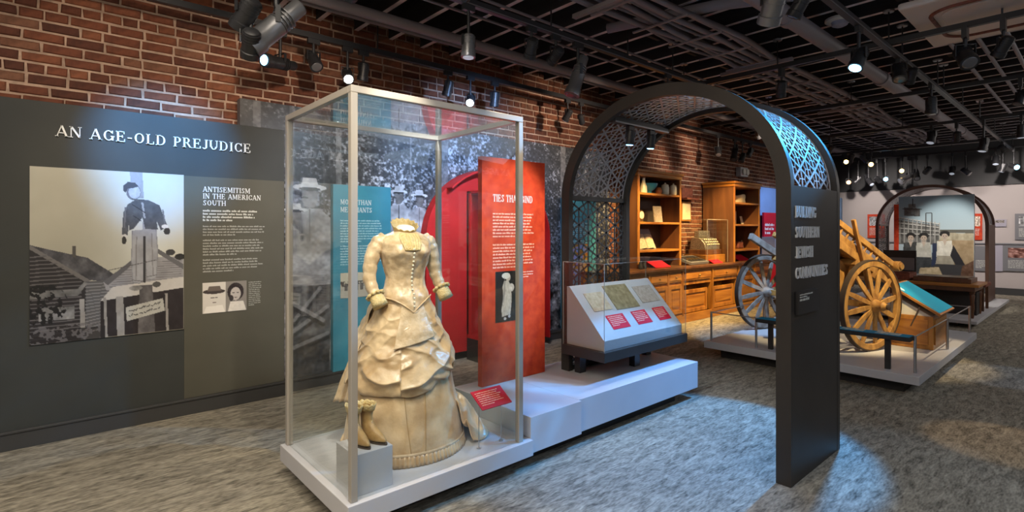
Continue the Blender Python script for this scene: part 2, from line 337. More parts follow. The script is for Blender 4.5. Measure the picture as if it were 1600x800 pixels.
def textlines(mb, origin, U, V, N, width, lines, pitch, ch, ragged=.12, seed=1):
    """rows of word-shaped marks for print too small to read"""
    R = random.Random(seed); o = Vector(origin); U = Vector(U); V = Vector(V); N = Vector(N)
    for k in range(lines):
        if lines > 3 and R.random() < .0: continue
        x = 0; W = width * (1 - R.random() * ragged) * (.55 if k == lines - 1 else 1); y = -k * pitch
        while x < W:
            n = R.choice((2, 3, 3, 4, 4, 5, 6, 7, 8))
            for i in range(n):
                w = ch * R.uniform(.38, .55); hh = ch * (1.0 if R.random() < .25 else .72)
                if x + w > W: break
                p = o + U * x + V * y
                mb.prism([p, p + U * w, p + U * w + V * hh, p + V * hh], N * .0012); x += w + ch * .14
            x += ch * .45

# ------------------------------------------------------------------ printed pictures: painted colour per mesh point
def vnoise(w, h, cx, cy, seed=0, octs=4):
    R = np.random.default_rng(seed); out = np.zeros((h, w)); amp = 1; tot = 0
    for o in range(octs):
        gx, gy = max(2, int(cx * 2 ** o) + 2), max(2, int(cy * 2 ** o) + 2); g = R.random((gy, gx))
        X = np.linspace(0, gx - 1.001, w); Y = np.linspace(0, gy - 1.001, h); xi = X.astype(int); yi = Y.astype(int); fx = X - xi; fy = (Y - yi)[:, None]
        fx = fx * fx * (3 - 2 * fx); fy = fy * fy * (3 - 2 * fy)
        a = g[np.ix_(yi, xi)]; b = g[np.ix_(yi, xi + 1)]; c = g[np.ix_(yi + 1, xi)]; d = g[np.ix_(yi + 1, xi + 1)]
        out += amp * ((a * (1 - fx) + b * fx) * (1 - fy) + (c * (1 - fx) + d * fx) * fy); tot += amp; amp *= .6
    return out / tot
class Canvas:      # coordinates: x right 0..1, y down 0..1 ; grey or rgb, display values
    def __init__(s, w, h, col=(.5, .5, .5)):
        s.w, s.h = w, h; s.a = np.ones((h, w, 3)) * np.array(col); s.X, s.Y = np.meshgrid(np.linspace(0, 1, w), np.linspace(0, 1, h))
    def put(s, mask, col, k=1.0):
        c = np.array(col if hasattr(col, '__len__') else (col,) * 3); m = (mask * k)[..., None]; s.a = s.a * (1 - m) + c * m
    def poly(s, pts, col, k=1, tex=0, seed=0):
        m = np.zeros((s.h, s.w), bool); n = len(pts)
        for i in range(n):
            x0, y0 = pts[i]; x1, y1 = pts[(i + 1) % n]
            if y0 == y1: continue
            m ^= ((s.Y >= min(y0, y1)) & (s.Y < max(y0, y1)) & (s.X < (x1 - x0) * (s.Y - y0) / (y1 - y0) + x0))
        mf = m.astype(float); s.put(mf, col, k)
        if tex: s.a += (mf * (vnoise(s.w, s.h, 18, 18, seed + 3, 4) - .5) * tex)[..., None]
        return m
    def ell(s, cx, cy, rx, ry, col, k=1, soft=0, tex=0, seed=0):
        q = ((s.X - cx) / rx) ** 2 + ((s.Y - cy) / ry) ** 2; m = np.clip((1 - q) / soft, 0, 1) if soft else (q < 1).astype(float); s.put(m, col, k)
        if tex: s.a += (m * (vnoise(s.w, s.h, 22, 22, seed + 5, 4) - .5) * tex)[..., None]
    def line(s, x0, y0, x1, y1, wd_, col, k=1):
        asp = s.aspect; dx, dy = (x1 - x0) * asp, y1 - y0; L = dx * dx + dy * dy; t = np.clip(((s.X - x0) * asp * dx + (s.Y - y0) * dy) / L, 0, 1)
        q = np.hypot((s.X - x0) * asp - t * dx, s.Y - y0 - t * dy); s.put((q < wd_ / 2).astype(float), col, k)
    aspect = 1.0
def print_mesh(name, cv, origin, U, V, w, h, N, parent, thick=.004):
    """thin printed sheet; origin = upper left corner, U right, V down"""
    nw, nh = cv.w, cv.h; o = np.array(origin) + np.array(N) * thick; U = np.array(U); V = np.array(V)
    us = np.linspace(0, w, nw); vs_ = np.linspace(0, h, nh); P = o[None, None] + us[None, :, None] * U + vs_[:, None, None] * V
    O = np.array(org[parent.name]); P = (P - O).reshape(-1, 3); n = nw * nh
    base = (np.array([[0, 0], [w, 0], [w, h], [0, h]]) @ np.array([U, V]) + np.array(origin) - O); P = np.vstack([P, base])
    i = np.arange((nw - 1) * (nh - 1)); r, c = i // (nw - 1), i % (nw - 1); a = r * nw + c; F = np.stack([a, a + 1, a + nw + 1, a + nw], 1)
    cs = [0, nw - 1, nw * nh - 1, nw * (nh - 1)]; S = np.array([[cs[k], n + k, n + (k + 1) % 4, cs[(k + 1) % 4]] for k in range(4)]); F = np.vstack([F, S])
    me = bpy.data.meshes.new(name); me.vertices.add(len(P)); me.vertices.foreach_set('co', P.astype(np.float32).ravel())
    me.loops.add(F.size); me.loops.foreach_set('vertex_index', F.astype(np.int32).ravel()); me.polygons.add(len(F)); me.polygons.foreach_set('loop_start', np.arange(0, F.size, 4, dtype=np.int32))
    me.update(calc_edges=True)
    C = np.clip(cv.a.reshape(-1, 3), 0, 1); C = np.where(C < .04045, C / 12.92, ((C + .055) / 1.055) ** 2.4)      # display value -> pigment reflectance
    C = np.vstack([C, np.ones((4, 3)) * .1]); C = np.hstack([C, np.ones((len(C), 1))])
    at = me.color_attributes.new('ink', 'FLOAT_COLOR', 'POINT'); at.data.foreach_set('color', C.astype(np.float32).ravel())
    me.materials.append(M['print']); ob = bpy.data.objects.new(name, me); COL.objects.link(ob); ob.parent = parent; org[ob.name] = org[parent.name].copy(); return ob
# ================================================================== THE ROOM
WY = 5.30                                  # face of the brick wall (it runs along X)
XF = 16.95                                 # face of the far wall
fl = MB().grid(lambda u, v: (-4 + 21.2 * u, -4.5 + 9.9 * v, 0), 2, 2); fl.v += [(x, y, -.1) for x, y in ((-4, -4.5), (17.2, -4.5), (-4, 5.4), (17.2, 5.4))]; fl.f.append((4, 5, 7, 6))
floor = struct(fl.build('floor', 'carpet'))
wl = struct(B('wall_left', 'mortar', None, (-3, 17.1, WY + .012, WY + .3, 0, 3.95)))
BR = []
def brick_mesh(l, h, seed):
    R = random.Random(seed); c = .007; j = lambda: R.uniform(-.0035, .0035)
    b = MB(); y0 = 0; vs = []
    for (dx, dy) in ((0, .0), (c, -.012)):
        for (x, z) in ((0, 0), (l, 0), (l, h), (0, h)):
            vs.append(((x + dx if x == 0 else x - dx) + j(), dy + .004 * R.random(), (z + dx if z == 0 else z - dx) + j()))
    me = bpy.data.meshes.new('brick'); me.from_pydata([(v[0] - l / 2, v[1], v[2] - h / 2) for v in vs], [], [(4, 5, 6, 7), (0, 1, 5, 4), (1, 2, 6, 5), (2, 3, 7, 6), (3, 0, 4, 7)])
    me.materials.append(M['brick']); return me
CH = .0815
singles = []; joined = []
def visible(x, z):
    if x < 1.65: return z > 2.42
    if x < 6.6: return z > 2.68
    return z > .9
row = 0; z = .02
while z < 3.94:
    head = row % 6 == 3; L = .108 if head else .230; x = -1.6 + (.055 if row % 2 else 0) * (1 if head else 2) + random.uniform(-.02, .02)
    while x < 16.9:
        l = L * random.uniform(.93, 1.05) if not head else L * random.uniform(.85, 1.12)
        if not head and random.random() < .07: l *= .55
        if visible(x + l / 2, z): (singles if x + l < 4.9 and x > -.75 else joined).append((x, l, z))
        x += l + .0145
    row += 1; z += CH
singles.sort(key=lambda q: (q[0] * CA + WY * SA) / (q[1] > .15 and 1.25 or 1)); joined += singles[298:]; singles = singles[:298]
bmeshes = {}
for i, (x, l, z) in enumerate(singles):
    k = (round(l / .012), random.randrange(3))
    if k not in bmeshes: bmeshes[k] = brick_mesh(k[0] * .012, CH - .016, hash(k) % 1000)
    o = bpy.data.objects.new('brick', bmeshes[k]); COL.objects.link(o); o.parent = wl
    o.location = Vector((x + l / 2, WY + .010 + random.uniform(-.003, .003), z + CH / 2)) - org['wall_left']
mb = MB()
for x, l, z in joined:
    y = WY + random.uniform(-.004, .004); z0, z1 = z + .008, z + CH - .008; c = .005
    mb.add([(x, WY + .013, z0), (x + l, WY + .013, z0), (x + l, WY + .013, z1), (x, WY + .013, z1), (x + c, y, z0 + c), (x + l - c, y, z0 + c), (x + l - c, y, z1 - c), (x + c, y, z1 - c)], [(4, 5, 6, 7), (0, 1, 5, 4), (1, 2, 6, 5), (2, 3, 7, 6), (3, 0, 4, 7)])
stuff(mb.build('brick_courses', 'brickm', wl))
# ceiling of exposed joists under dark boards
CZ = 3.66
ceil = struct(B('ceiling', 'deck', None, (-3, 17.2, -4.5, WY + .1, 3.94, 4.0)))
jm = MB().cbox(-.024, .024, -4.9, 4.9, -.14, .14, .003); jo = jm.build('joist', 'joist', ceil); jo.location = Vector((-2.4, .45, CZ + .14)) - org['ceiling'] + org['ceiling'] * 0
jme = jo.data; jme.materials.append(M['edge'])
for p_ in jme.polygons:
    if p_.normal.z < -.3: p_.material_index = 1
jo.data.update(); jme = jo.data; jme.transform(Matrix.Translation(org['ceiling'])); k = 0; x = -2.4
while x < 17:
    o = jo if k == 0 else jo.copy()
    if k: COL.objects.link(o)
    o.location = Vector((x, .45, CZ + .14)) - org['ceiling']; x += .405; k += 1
mb = MB()                                  # cross bridging between joists
for i in range(22):
    bx = -2.4 + .405 * (4 + i * 2); mb.box(bx + .03, bx + .375, 3.4, 3.44, CZ + .05, CZ + .25)
    mb.box(bx + .03, bx + .375, 1.3, 1.34, CZ + .05, CZ + .25)
mb.build('bridging', 'joist', ceil)
wf = struct(B('wall_far', 'wallw', None, (XF, XF + .2, -4.5, WY + .3, 0, 3.95)))
B('bulkhead', 'wallg', wf, (XF - .06, XF, -4.5, WY, 2.60, 3.64))
struct(B('baseboard_far', 'base', None, (XF - .03, XF, -4.5, WY, 0, .16)))
bb = struct(B('baseboard_left', 'base', None, (1.66, 6.6, 5.15, 5.20, 0, .13), (1.66, 6.6, 5.135, 5.2, .10, .115)))
struct(B('wall_right', 'wallw', None, (-4, XF, -4.6, -4.5, 0, 3.95))); struct(B('wall_back', 'wallw', None, (-4.1, -4, -4.6, 5.6, 0, 3.95)))
# ------------------------------------------------------------------ AN AGE-OLD PREJUDICE panel
PY = 5.10
T = thing('exhibit_board', (.5, PY, 0), 'large dark grey wall panel headed AN AGE-OLD PREJUDICE with a hazy photograph', 'panel')
B('backboard', 'grey_panel', T, (-.75, 1.655, PY, 5.195, .13, 2.475), bevel=.002)
B('kickboard', 'base', T, (-.75, 1.66, PY - .02, 5.195, 0, .12), (-.75, 1.66, PY - .03, 5.2, .118, .135), bevel=.002)
B('text_board', 'grey_light', T, (.848, 1.652, PY - .006, PY, .136, 1.995), bevel=.001)
xx, k_ = .04, 1.33 / text_len('AN AGE-OLD PREJUDICE')
for w_ in ('AN ', 'AGE-OLD ', 'PREJUDICE'):
    mb = MB(); letters(mb, w_, (xx, PY, 2.23), (1, 0, 0), (0, 0, 1), (0, -1, 0), .082, text_len(w_) * k_, .014); mb.build('word_lettering', 'letter', T); xx += text_len(w_) * k_
mb = MB(); f = PY - .006
for s_, z_, x1_ in (('ANTISEMITISM', 1.868, 1.36), ('IN THE AMERICAN', 1.810, 1.45), ('SOUTH', 1.752, 1.165)): letters(mb, s_, (.985, f, z_), (1, 0, 0), (0, 0, 1), (0, -1, 0), .045, x1_ - .985, .002)
mb.build('heading_lettering', 'letter', T)
mb = MB(); textlines(mb, (.985, f, 1.700), (1, 0, 0), (0, 0, 1), (0, -1, 0), .46, 4, .027, .017, seed=3); mb.build('lead_text', 'ink', T)
mb = MB(); textlines(mb, (.985, f, 1.568), (1, 0, 0), (0, 0, 1), (0, -1, 0), .50, 4, .0245, .013, seed=4); textlines(mb, (.985, f, 1.448), (1, 0, 0), (0, 0, 1), (0, -1, 0), .49, 6, .0245, .013, seed=5); textlines(mb, (.985, f, 1.28), (1, 0, 0), (0, 0, 1), (0, -1, 0), .49, 5, .0245, .013, seed=6)
textlines(mb, (1.345, f, 1.07), (1, 0, 0), (0, 0, 1), (0, -1, 0), .11, 13, .017, .009, seed=7); mb.build('body_text', 'inkd', T)
# historical photograph print: clapboard houses, a post and the stuffed effigy
cv = Canvas(230, 316, .62); cv.aspect = .94 / 1.28
cv.a = (np.ones_like(cv.a) * np.array((.66, .645, .58)) + ((1 - cv.Y) * .02 + .16 * np.exp(-((cv.X - .75) ** 2 / .09 + (cv.Y - .35) ** 2 / .10)))[..., None] * np.array((.8, 1, 1.35)))
cv.a += ((vnoise(230, 316, 3, 3, 9) - .5) * .08)[..., None]
dk = (.13, .12, .13)
cv.poly([(0, .44), (.12, .47), (.34, .52), (.52, .63), (.50, .67), (.34, .65), (0, .64)], (.27, .27, .29), tex=.35, seed=1)          # left roof
cv.poly([(.245, .45), (.27, .45), (.27, .52), (.245, .51)], (.3, .29, .28))
cv.poly([(0, .45), (.33, .66), (.33, 1), (0, 1)], (.15, .14, .15)); cv.poly([(0, .44), (.36, .655), (.33, .665), (0, .465)], (.42, .41, .41))
for i in range(22): yy = .50 + i * .022; cv.line(0, yy + .01, min(.30, (yy - .44) * 1.5), yy + .004, .007, (.36, .35, .36))
cv.poly([(.33, .66), (.50, .655), (.50, .92), (.33, .95)], (.34, .34, .35))
for i in range(14): cv.line(.33, .675 + i * .02, .50, .672 + i * .018, .006, (.50, .50, .51))
cv.poly([(.44, .67), (.64, .53), (1, .53), (1, .70), (.46, .72)], (.56, .56, .58), tex=.12, seed=4)                                    # gable
for i in range(11): yy = .56 + i * .014; cv.line(.62 - i * .014, yy, .98, yy - .004, .004, (.43, .43, .45))
cv.poly([(.44, .665), (.66, .52), (.67, .54), (.47, .69)], (.36, .36, .38)); cv.poly([(.80, .47), (1, .58), (1, .615), (.80, .50)], (.38, .38, .4))
cv.ell(.90, .50, .035, .02, (.22, .22, .23), tex=.2); cv.ell(.97, .53, .04, .02, (.2, .2, .2), tex=.2)
cv.poly([(.42, .78), (.50, .70), (1, .66), (1, .73), (.47, .78)], (.74, .73, .72), tex=.08)                                              # porch roof
cv.poly([(.42, .78), (1, .73), (1, 1), (.42, 1)], (.16, .14, .15), tex=.1)
for x_, w_ in ((.44, .018), (.52, .05), (.86, .018), (.29, .03)): cv.poly([(x_, .76), (x_ + w_, .76), (x_ + w_ + .01, 1), (x_ + .01, 1)], (.58, .57, .56), tex=.15)
cv.poly([(0, .70), (.28, .70), (.32, .66), (.34, .67), (.28, .74), (0, .745)], (.42, .42, .42), tex=.3, seed=8)
cv.poly([(.05, .80), (.26, .80), (.26, .87), (.05, .87)], (.50, .50, .50), tex=.4, seed=2)
bush = (vnoise(230, 316, 40, 50, 3, 3) > .52); cv.put((((cv.X - .08) / .14) ** 2 + ((cv.Y - .78) / .12) ** 2 < 1) & bush, (.07, .07, .08)); cv.put((cv.Y > .93) & (cv.X < .45), (.13, .12, .13), .8)
cv.put((vnoise(230, 316, 30, 40, 8, 3) > .60) & (cv.Y > .90) & (cv.X < .42), (.42, .41, .42), .8)
cv.poly([(.68, .70), (.77, .70), (.79, 1), (.67, 1)], (.36, .35, .36), tex=.3, seed=6); cv.poly([(.615, 0), (.70, 0), (.71, .16), (.62, .16)], (.56, .56, .58), tex=.15, seed=7)   # post
for wd2, q_ in ((.0, (.50, .51, .54)), (.006, (.60, .61, .64))):      # stuffed trousers with soft edges
    cv.poly([(.628 + wd2, .36), (.705, .355), (.712, .50), (.705, .675 - wd2), (.68, .69 - wd2), (.632 + wd2, .685 - wd2), (.622 + wd2, .55)], q_, tex=.14, seed=11); cv.poly([(.705, .27), (.74, .28), (.80 - wd2, .355), (.812 - wd2, .50), (.80 - wd2, .655), (.765, .672 - wd2), (.728 + wd2, .66), (.715 + wd2, .50), (.70, .36)], q_, tex=.14, seed=12)
cv.line(.714, .40, .715, .68, .012, (.20, .20, .22)); cv.line(.66, .40, .655, .66, .006, (.48, .48, .5)); cv.line(.765, .38, .775, .64, .006, (.5, .5, .52)); cv.line(.63, .665, .70, .675, .006, (.42, .42, .44)); cv.line(.73, .65, .80, .64, .006, (.42, .42, .44))
cv.poly([(.60, .20), (.66, .165), (.74, .17), (.82, .20), (.88, .335), (.83, .36), (.80, .30), (.81, .355), (.72, .35), (.70, .28), (.64, .35), (.61, .36), (.61, .30), (.60, .39), (.56, .385), (.57, .25)], (.30, .31, .33), tex=.22, seed=12)  # jacket
cv.line(.70, .19, .715, .28, .010, (.62, .62, .63)); cv.line(.845, .23, .86, .32, .008, (.42, .42, .44)); cv.line(.585, .22, .578, .34, .008, (.42, .42, .44)); cv.line(.64, .27, .69, .30, .006, (.2, .2, .22)); cv.line(.63, .20, .72, .25, .005, (.18, .18, .2)); cv.ell(.58, .395, .018, .012, (.8, .8, .8)); cv.ell(.575, .42, .016, .024, (.2, .2, .2)); cv.ell(.86, .335, .025, .012, (.85, .85, .85)); cv.ell(.875, .365, .024, .022, (.2, .2, .2))
cv.ell(.640, .125, .050, .048, (.42, .42, .45)); cv.ell(.646, .124, .040, .040, (.70, .70, .72), tex=.25); cv.poly([(.57, .085), (.60, .062), (.65, .066), (.675, .088), (.64, .098), (.60, .105), (.585, .128), (.568, .118)], (.24, .24, .27)); cv.line(.63, .165, .67, .175, .008, .35)
cv.ell(.655, .715, .045, .016, (.5, .5, .5), tex=.3); cv.ell(.80, .70, .03, .018, (.3, .3, .3)); cv.line(.47, .60, .80, .545, .004, (.3, .3, .3))
cv.poly([(.585, .83), (.845, .79), (.86, .87), (.595, .915)], (.70, .70, .68), tex=.1)                                                    # notice board
rs = random.Random(5)
for q in range(2):
    xx = .61
    while xx < .83: cv.line(xx, .855 + q * .03 - (xx - .6) * .15, xx + rs.uniform(.004, .016), .842 + q * .03 + rs.uniform(0, .018) - (xx - .6) * .15, .006, (.3, .3, .3)); xx += .017
print_mesh('photograph_print', cv, (-.10, PY, 2.0), (1, 0, 0), (0, 0, -1), .945, 1.28, (0, -1, 0), T, .012)
# small double portrait
cv = Canvas(90, 70, .78); cv.a *= np.array((1.03, 1, .95)); cv.aspect = 1.3
cv.put(cv.X > .51, (.52, .50, .47)); cv.ell(.26, .55, .14, .22, (.80, .78, .74)); cv.ell(.25, .30, .25, .08, (.24, .21, .20)); cv.poly([(.10, .28), (.14, .12), (.38, .12), (.42, .28)], (.40, .36, .33)); cv.ell(.22, .50, .05, .015, (.3, .28, .27)); cv.ell(.30, .50, .03, .015, (.3, .28, .27)); cv.ell(.26, .66, .05, .012, (.4, .35, .33)); cv.poly([(.02, 1), (.08, .78), (.44, .76), (.50, 1)], (.88, .86, .82))
cv.ell(.74, .35, .19, .30, (.18, .15, .15), tex=.25); cv.ell(.74, .42, .12, .22, (.72, .69, .66)); cv.ell(.69, .38, .03, .015, (.2, .2, .2)); cv.ell(.79, .38, .03, .015, (.2, .2, .2)); cv.ell(.74, .54, .04, .012, (.3, .25, .25)); cv.poly([(.56, 1), (.62, .68), (.92, .68), (.99, 1)], (.84, .82, .78), tex=.1); cv.ell(.64, .56, .05, .10, (.2, .18, .18))
print_mesh('portrait_print', cv, (.982, PY - .006, 1.092), (1, 0, 0), (0, 0, -1), .345, .262, (0, -1, 0), T, .006)
# ------------------------------------------------------------------ mural of woodland workers
MY = 5.20
def mu(x, y):
    k = (x - 800) / 823; d = MY / (SA - CA * k); return (d * (CA + SA * k) - 1.3) / 5.3, (2.735 - (EYE - (y - 358) / 823 * d)) / 2.605
T = thing('mural_panel', (3.9, MY, .13), 'huge black and white woodland mural of workers in hats below the brick wall', 'mural')
B('mural_board', 'greyd', T, (1.3, 6.6, MY, 5.29, .13, 2.735))
W_, H_ = 800, 400; cv = Canvas(W_, H_, .2); cv.aspect = 5.3 / 2.605
n1 = vnoise(W_, H_, 230, 115, 1, 2); n2 = vnoise(W_, H_, 9, 5, 2, 3); n3 = vnoise(W_, H_, 60, 32, 3, 5)
leaf = np.clip((n1 - .52) * 2.6 + (n3 - .5) * 1.7 + (n2 - .55) * 1.8 + .14 + .5 * (rng.random((H_, W_)) - .5), 0, 1)
glow = .30 * np.exp(-(((cv.X - mu(600, 250)[0]) / .14) ** 2 + ((cv.Y - .28) / .22) ** 2)) + .25 * (cv.X > mu(700, 250)[0]) * np.exp(-((cv.Y - .1) / .4) ** 2)
cv.a = (.09 + .30 * leaf + .12 * n1 * n3 + glow * (.45 + leaf * .7))[..., None] * np.array((1, 1.02, 1.07))
for (x_, w_, c_) in ((525, 9, .50), (452, 8, .40), (690, 10, .50), (640, 3, .5), (395, 12, .40), (876, 7, .5), (925, 6, .4), (770, 6, .35), (505, 3, .3)):
    a_, b_ = mu(x_, 200)[0], mu(x_ + w_, 200)[0]; m_ = ((cv.X > a_) & (cv.X < b_) & (cv.Y < mu(x_, 470)[1])).astype(float); cv.put(m_ * (.65 + .35 * (n3 > .45)), (c_, c_, c_ * 1.02), .85)
g0 = mu(500, 440)[1]; cv.put((cv.Y > g0).astype(float), (.34, .33, .33)); cv.a += ((cv.Y > g0) * ((n3 - .5) * .9 + (n1 - .5) * .35))[..., None]
cv.put(((cv.Y > mu(480, 480)[1] - (cv.X) * .5) & (cv.X < .2)).astype(float), (.66, .64, .64), .55); cv.a += ((cv.Y > .6) * (vnoise(W_, H_, 24, 20, 14, 4) - .5) * .7)[..., None]
def man(x, y, s, dark=.16, shirt=.62, body=True):      # x,y = hat top pixel ; s = head height in mural units
    u, v_ = mu(x, y); A = cv.aspect
    if body:
        cv.poly([(u - 1.25 * s / A, v_ + 5.6 * s), (u - 1.15 * s / A, v_ + 2.1 * s), (u - .5 * s / A, v_ + 1.55 * s), (u + .5 * s / A, v_ + 1.55 * s), (u + 1.2 * s / A, v_ + 2.1 * s), (u + 1.3 * s / A, v_ + 5.6 * s)], (shirt, shirt, shirt * 1.03), tex=.55, seed=int(x))
        cv.line(u, v_ + 1.6 * s, u, v_ + 3.2 * s, .06 * s, .3); cv.poly([(u - 1.0 * s / A, v_ + 5.4 * s), (u + 1.1 * s / A, v_ + 5.4 * s), (u + 1.0 * s / A, v_ + 10 * s), (u - 1.0 * s / A, v_ + 10 * s)], (.28, .28, .29), tex=.4, seed=int(x) + 2)
    cv.ell(u, v_ + .95 * s, .40 * s / A, .58 * s, (.42, .41, .41), tex=.4, seed=int(x)); cv.ell(u - .02 / A, v_ + 1.0 * s, .2 * s / A, .05 * s, .2); cv.ell(u, v_ + .48 * s, .85 * s / A, .17 * s, (.74, .74, .75)); cv.ell(u, v_ + .56 * s, .55 * s / A, .10 * s, .15); cv.poly([(u - .45 * s / A, v_ + .45 * s), (u - .33 * s / A, v_), (u + .33 * s / A, v_), (u + .45 * s / A, v_ + .45 * s)], (.70, .70, .71), tex=.2)
man(484, 278, .075, shirt=.50); man(623, 291, .050, shirt=.68); man(655, 297, .050, shirt=.58); man(462, 318, .05, shirt=.42, body=False)
u_, v_ = mu(846, 330); cv.ell(u_, v_ + .10, .012, .05, .5); cv.poly([(u_ - .03, v_ + .7), (u_ - .025, v_ + .12), (u_ + .02, v_ + .10), (u_ + .03, v_ + .7)], (.68, .68, .72), tex=.5)
for a_, b_ in (((455, 520), (512, 478)), ((455, 545), (512, 520)), ((460, 500), (500, 450)), ((450, 470), (505, 500))): cv.line(*mu(*a_), *mu(*b_), .014, (.62, .61, .61), .6); cv.line(mu(*a_)[0], mu(*a_)[1] + .018, mu(*b_)[0], mu(*b_)[1] + .018, .012, (.12, .12, .12), .6)
cv.a += ((vnoise(W_, H_, 200, 100, 77, 1) - .5) * .12)[..., None]
print_mesh('mural_print', cv, (1.3, MY, 2.735), (1, 0, 0), (0, 0, -1), 5.3, 2.605, (0, -1, 0), T, .003)
def teal_panel(x0, x1, label, title=None, seed=1, pic=True):
    y = 5.13; T = thing('text_panel', ((x0 + x1) / 2, y, .1), label, 'panel'); B('panel_board', 'teal', T, (x0, x1, y, MY - .006, .12, 2.0), bevel=.002)
    xa = x0 + .075
    if title:
        mb = MB(); letters(mb, title[0], (xa, y, 1.80), (1, 0, 0), (0, 0, 1), (0, -1, 0), .052, .34, .003); letters(mb, title[1], (xa, y, 1.722), (1, 0, 0), (0, 0, 1), (0, -1, 0), .052, .345, .003); mb.build('heading_lettering', 'letter', T)
    mb = MB()
    for k, (zz, n) in enumerate(((1.63, 9), (1.37, 8))): textlines(mb, (xa, y, zz), (1, 0, 0), (0, 0, 1), (0, -1, 0), .47, n, .0265, .014, seed=seed + k)
    mb.build('body_text', 'inkt', T); cv = Canvas(60, 44, .80); cv.a *= np.array((1, .97, .86)); cv.aspect = 1.3
    if pic:
        cv.put((cv.Y > .42), (.72, .70, .64)); cv.put((cv.Y > .34) & (cv.Y < .55) & (vnoise(60, 44, 14, 8, 4, 2) > .45), (.25, .24, .23), .9)
        for q in range(5): cv.poly([(.12 + q * .17, .42), (.24 + q * .17, .42), (.22 + q * .17, .72), (.13 + q * .17, .72)], (.30, .29, .28), tex=.4)
        print_mesh('photograph_print', cv, (x0 + .075, y, 1.105), (1, 0, 0), (0, 0, -1), .33, .255, (0, -1, 0), T, .004)
    else:
        cv = Canvas(60, 70, .5); nz_ = vnoise(60, 70, 7, 8, 5, 3); cv.a = np.stack([.85 - .5 * nz_, .30 + .5 * nz_, .15 + .7 * (nz_ > .5)], 2); cv.put((cv.Y > .5) & (cv.X > .5), (.85, .7, .3), .5)
        print_mesh('picture_print', cv, (x0 + .04, y, 1.33), (1, 0, 0), (0, 0, -1), .5, .45, (0, -1, 0), T, .004)
teal_panel(2.135, 2.775, 'teal text panel headed MORE THAN MERCHANTS on the woodland mural', ('MORE THAN', 'MERCHANTS'), 21)
teal_panel(5.50, 6.20, 'teal panel with a colourful picture seen through the dark lattice screen', None, 31, False)
# ------------------------------------------------------------------ red arched alcove with its glass case
T = thing('arched_alcove', (4.1, 5.0, 0), 'red arch-topped alcove on the mural holding a glass-fronted display niche', 'alcove')
ax0, ax1, az = 3.18, 5.05, 1.42; ac, ar_ = (ax0 + ax1) / 2, (ax1 - ax0) / 2; rz = .86
def archpts(c, r, rz_, z0, y, zb=.1, n=28): return [(c - r, y, zb)] + [(c - r * math.cos(PI * i / n), y, z0 + rz_ * math.sin(PI * i / n)) for i in range(n + 1)] + [(c + r, y, zb)]
MB().prism(archpts(ac, ar_, rz, az, 5.07), (0, .12, 0)).build('arch_backboard', 'crimson', T)
ou, inn = archpts(ac, ar_, rz, az, 4.96), archpts(ac, ar_ - .02, rz - .02, az, 4.96); mb = MB(); yb = 5.07
for i in range(8, len(ou) - 1):
    q = [ou[i], ou[i + 1], inn[i + 1], inn[i]]; mb.prism(q, (0, yb - 4.96, 0))
mb.build('arch_hood', 'crimson', T)
cx0, cx1, cy0 = 3.74, 4.47, 4.56
B('case_plinth', 'plinth', T, (cx0 + .0, cx1, cy0, 5.06, 0, .26))
B('case_surround', 'crimson', T, (cx0, cx1, cy0, 5.06, .26, .30), (cx0, cx1, 5.03, 5.06, .3, 2.0), (cx1 - .04, cx1, cy0, 5.06, .3, 2.0), (cx0, cx1, cy0, 5.06, 1.97, 2.0), (cx0, cx0 + .02, 5.0, 5.06, .3, 2.0))
B('case_frame', 'crimson', T, (cx0, cx0 + .02, cy0, cy0 + .02, .3, 1.97), (cx0 - .003, cx0 + .015, 4.98, 5.0, .3, 1.99), (cx0 - .003, cx0 + .015, cy0, 5.0, 1.975, 1.993))
B('case_glass', 'glass', T, (cx0 + .004, cx0 + .010, cy0 + .02, 5.0, .3, 1.97))
t2 = B('red_pedestal', 'crimson', None, (4.0, 4.4, 4.62, 4.98, .301, 1.06), bevel=.004); tag(t2, 'crimson square pedestal inside the red alcove case', 'pedestal')
t2 = MB().lathe((4.13, 4.72, 1.061), [(.035, 0), (.055, .02), (.06, .09), (.045, .14), (.018, .18), (.018, .23), (.03, .24), (.028, .25)], 20).build('bottle', 'bottle', None, smooth=True); tag(t2, 'dark purple bottle standing on the crimson pedestal', 'bottle')
# ------------------------------------------------------------------ long platform: low deck under the case, higher block behind
T = thing('display_platform', (2.8, 2.9, 0), 'long white stepped platform carrying the dress case, red panel and reader stand', 'platform')
B('recessed_plinth', 'plinth', T, (1.30, 4.25, 2.60, 3.25, 0, .10))
B('low_deck', 'white', T, (1.09, 2.33, 2.44, 3.44, .10, .20), bevel=.003)
B('raised_block', 'white', T, (2.335, 2.83, 2.47, 3.34, .10, .335), (2.831, 4.47, 2.50, 3.34, .10, .335), bevel=.002)
# red text panel
T = thing('text_panel', (2.83, 3.2, .335), 'tall orange-red free-standing panel headed TIES THAT BIND on the white platform', 'panel')
py = 3.18; B('panel_board', 'red', T, (2.492, 3.172, py, py + .05, .336, 2.11), bevel=.002)
mb = MB(); letters(mb, 'TIES THAT BIND', (2.60, py, 1.765), (1, 0, 0), (0, 0, 1), (0, -1, 0), .058, .43, .003); mb.build('heading_lettering', 'letter', T)
mb = MB()
for k, (zz, n) in enumerate(((1.665, 8), (1.42, 8), (1.2, 0))):
    if n: textlines(mb, (2.60, py, zz), (1, 0, 0), (0, 0, 1), (0, -1, 0), .45, n, .0255, .014, seed=41 + k)
textlines(mb, (2.92, py, 1.195), (1, 0, 0), (0, 0, 1), (0, -1, 0), .12, 3, .02, .01, seed=47); mb.build('body_text', 'inkr', T)
cv = Canvas(60, 110, .10); cv.aspect = .2 / .4
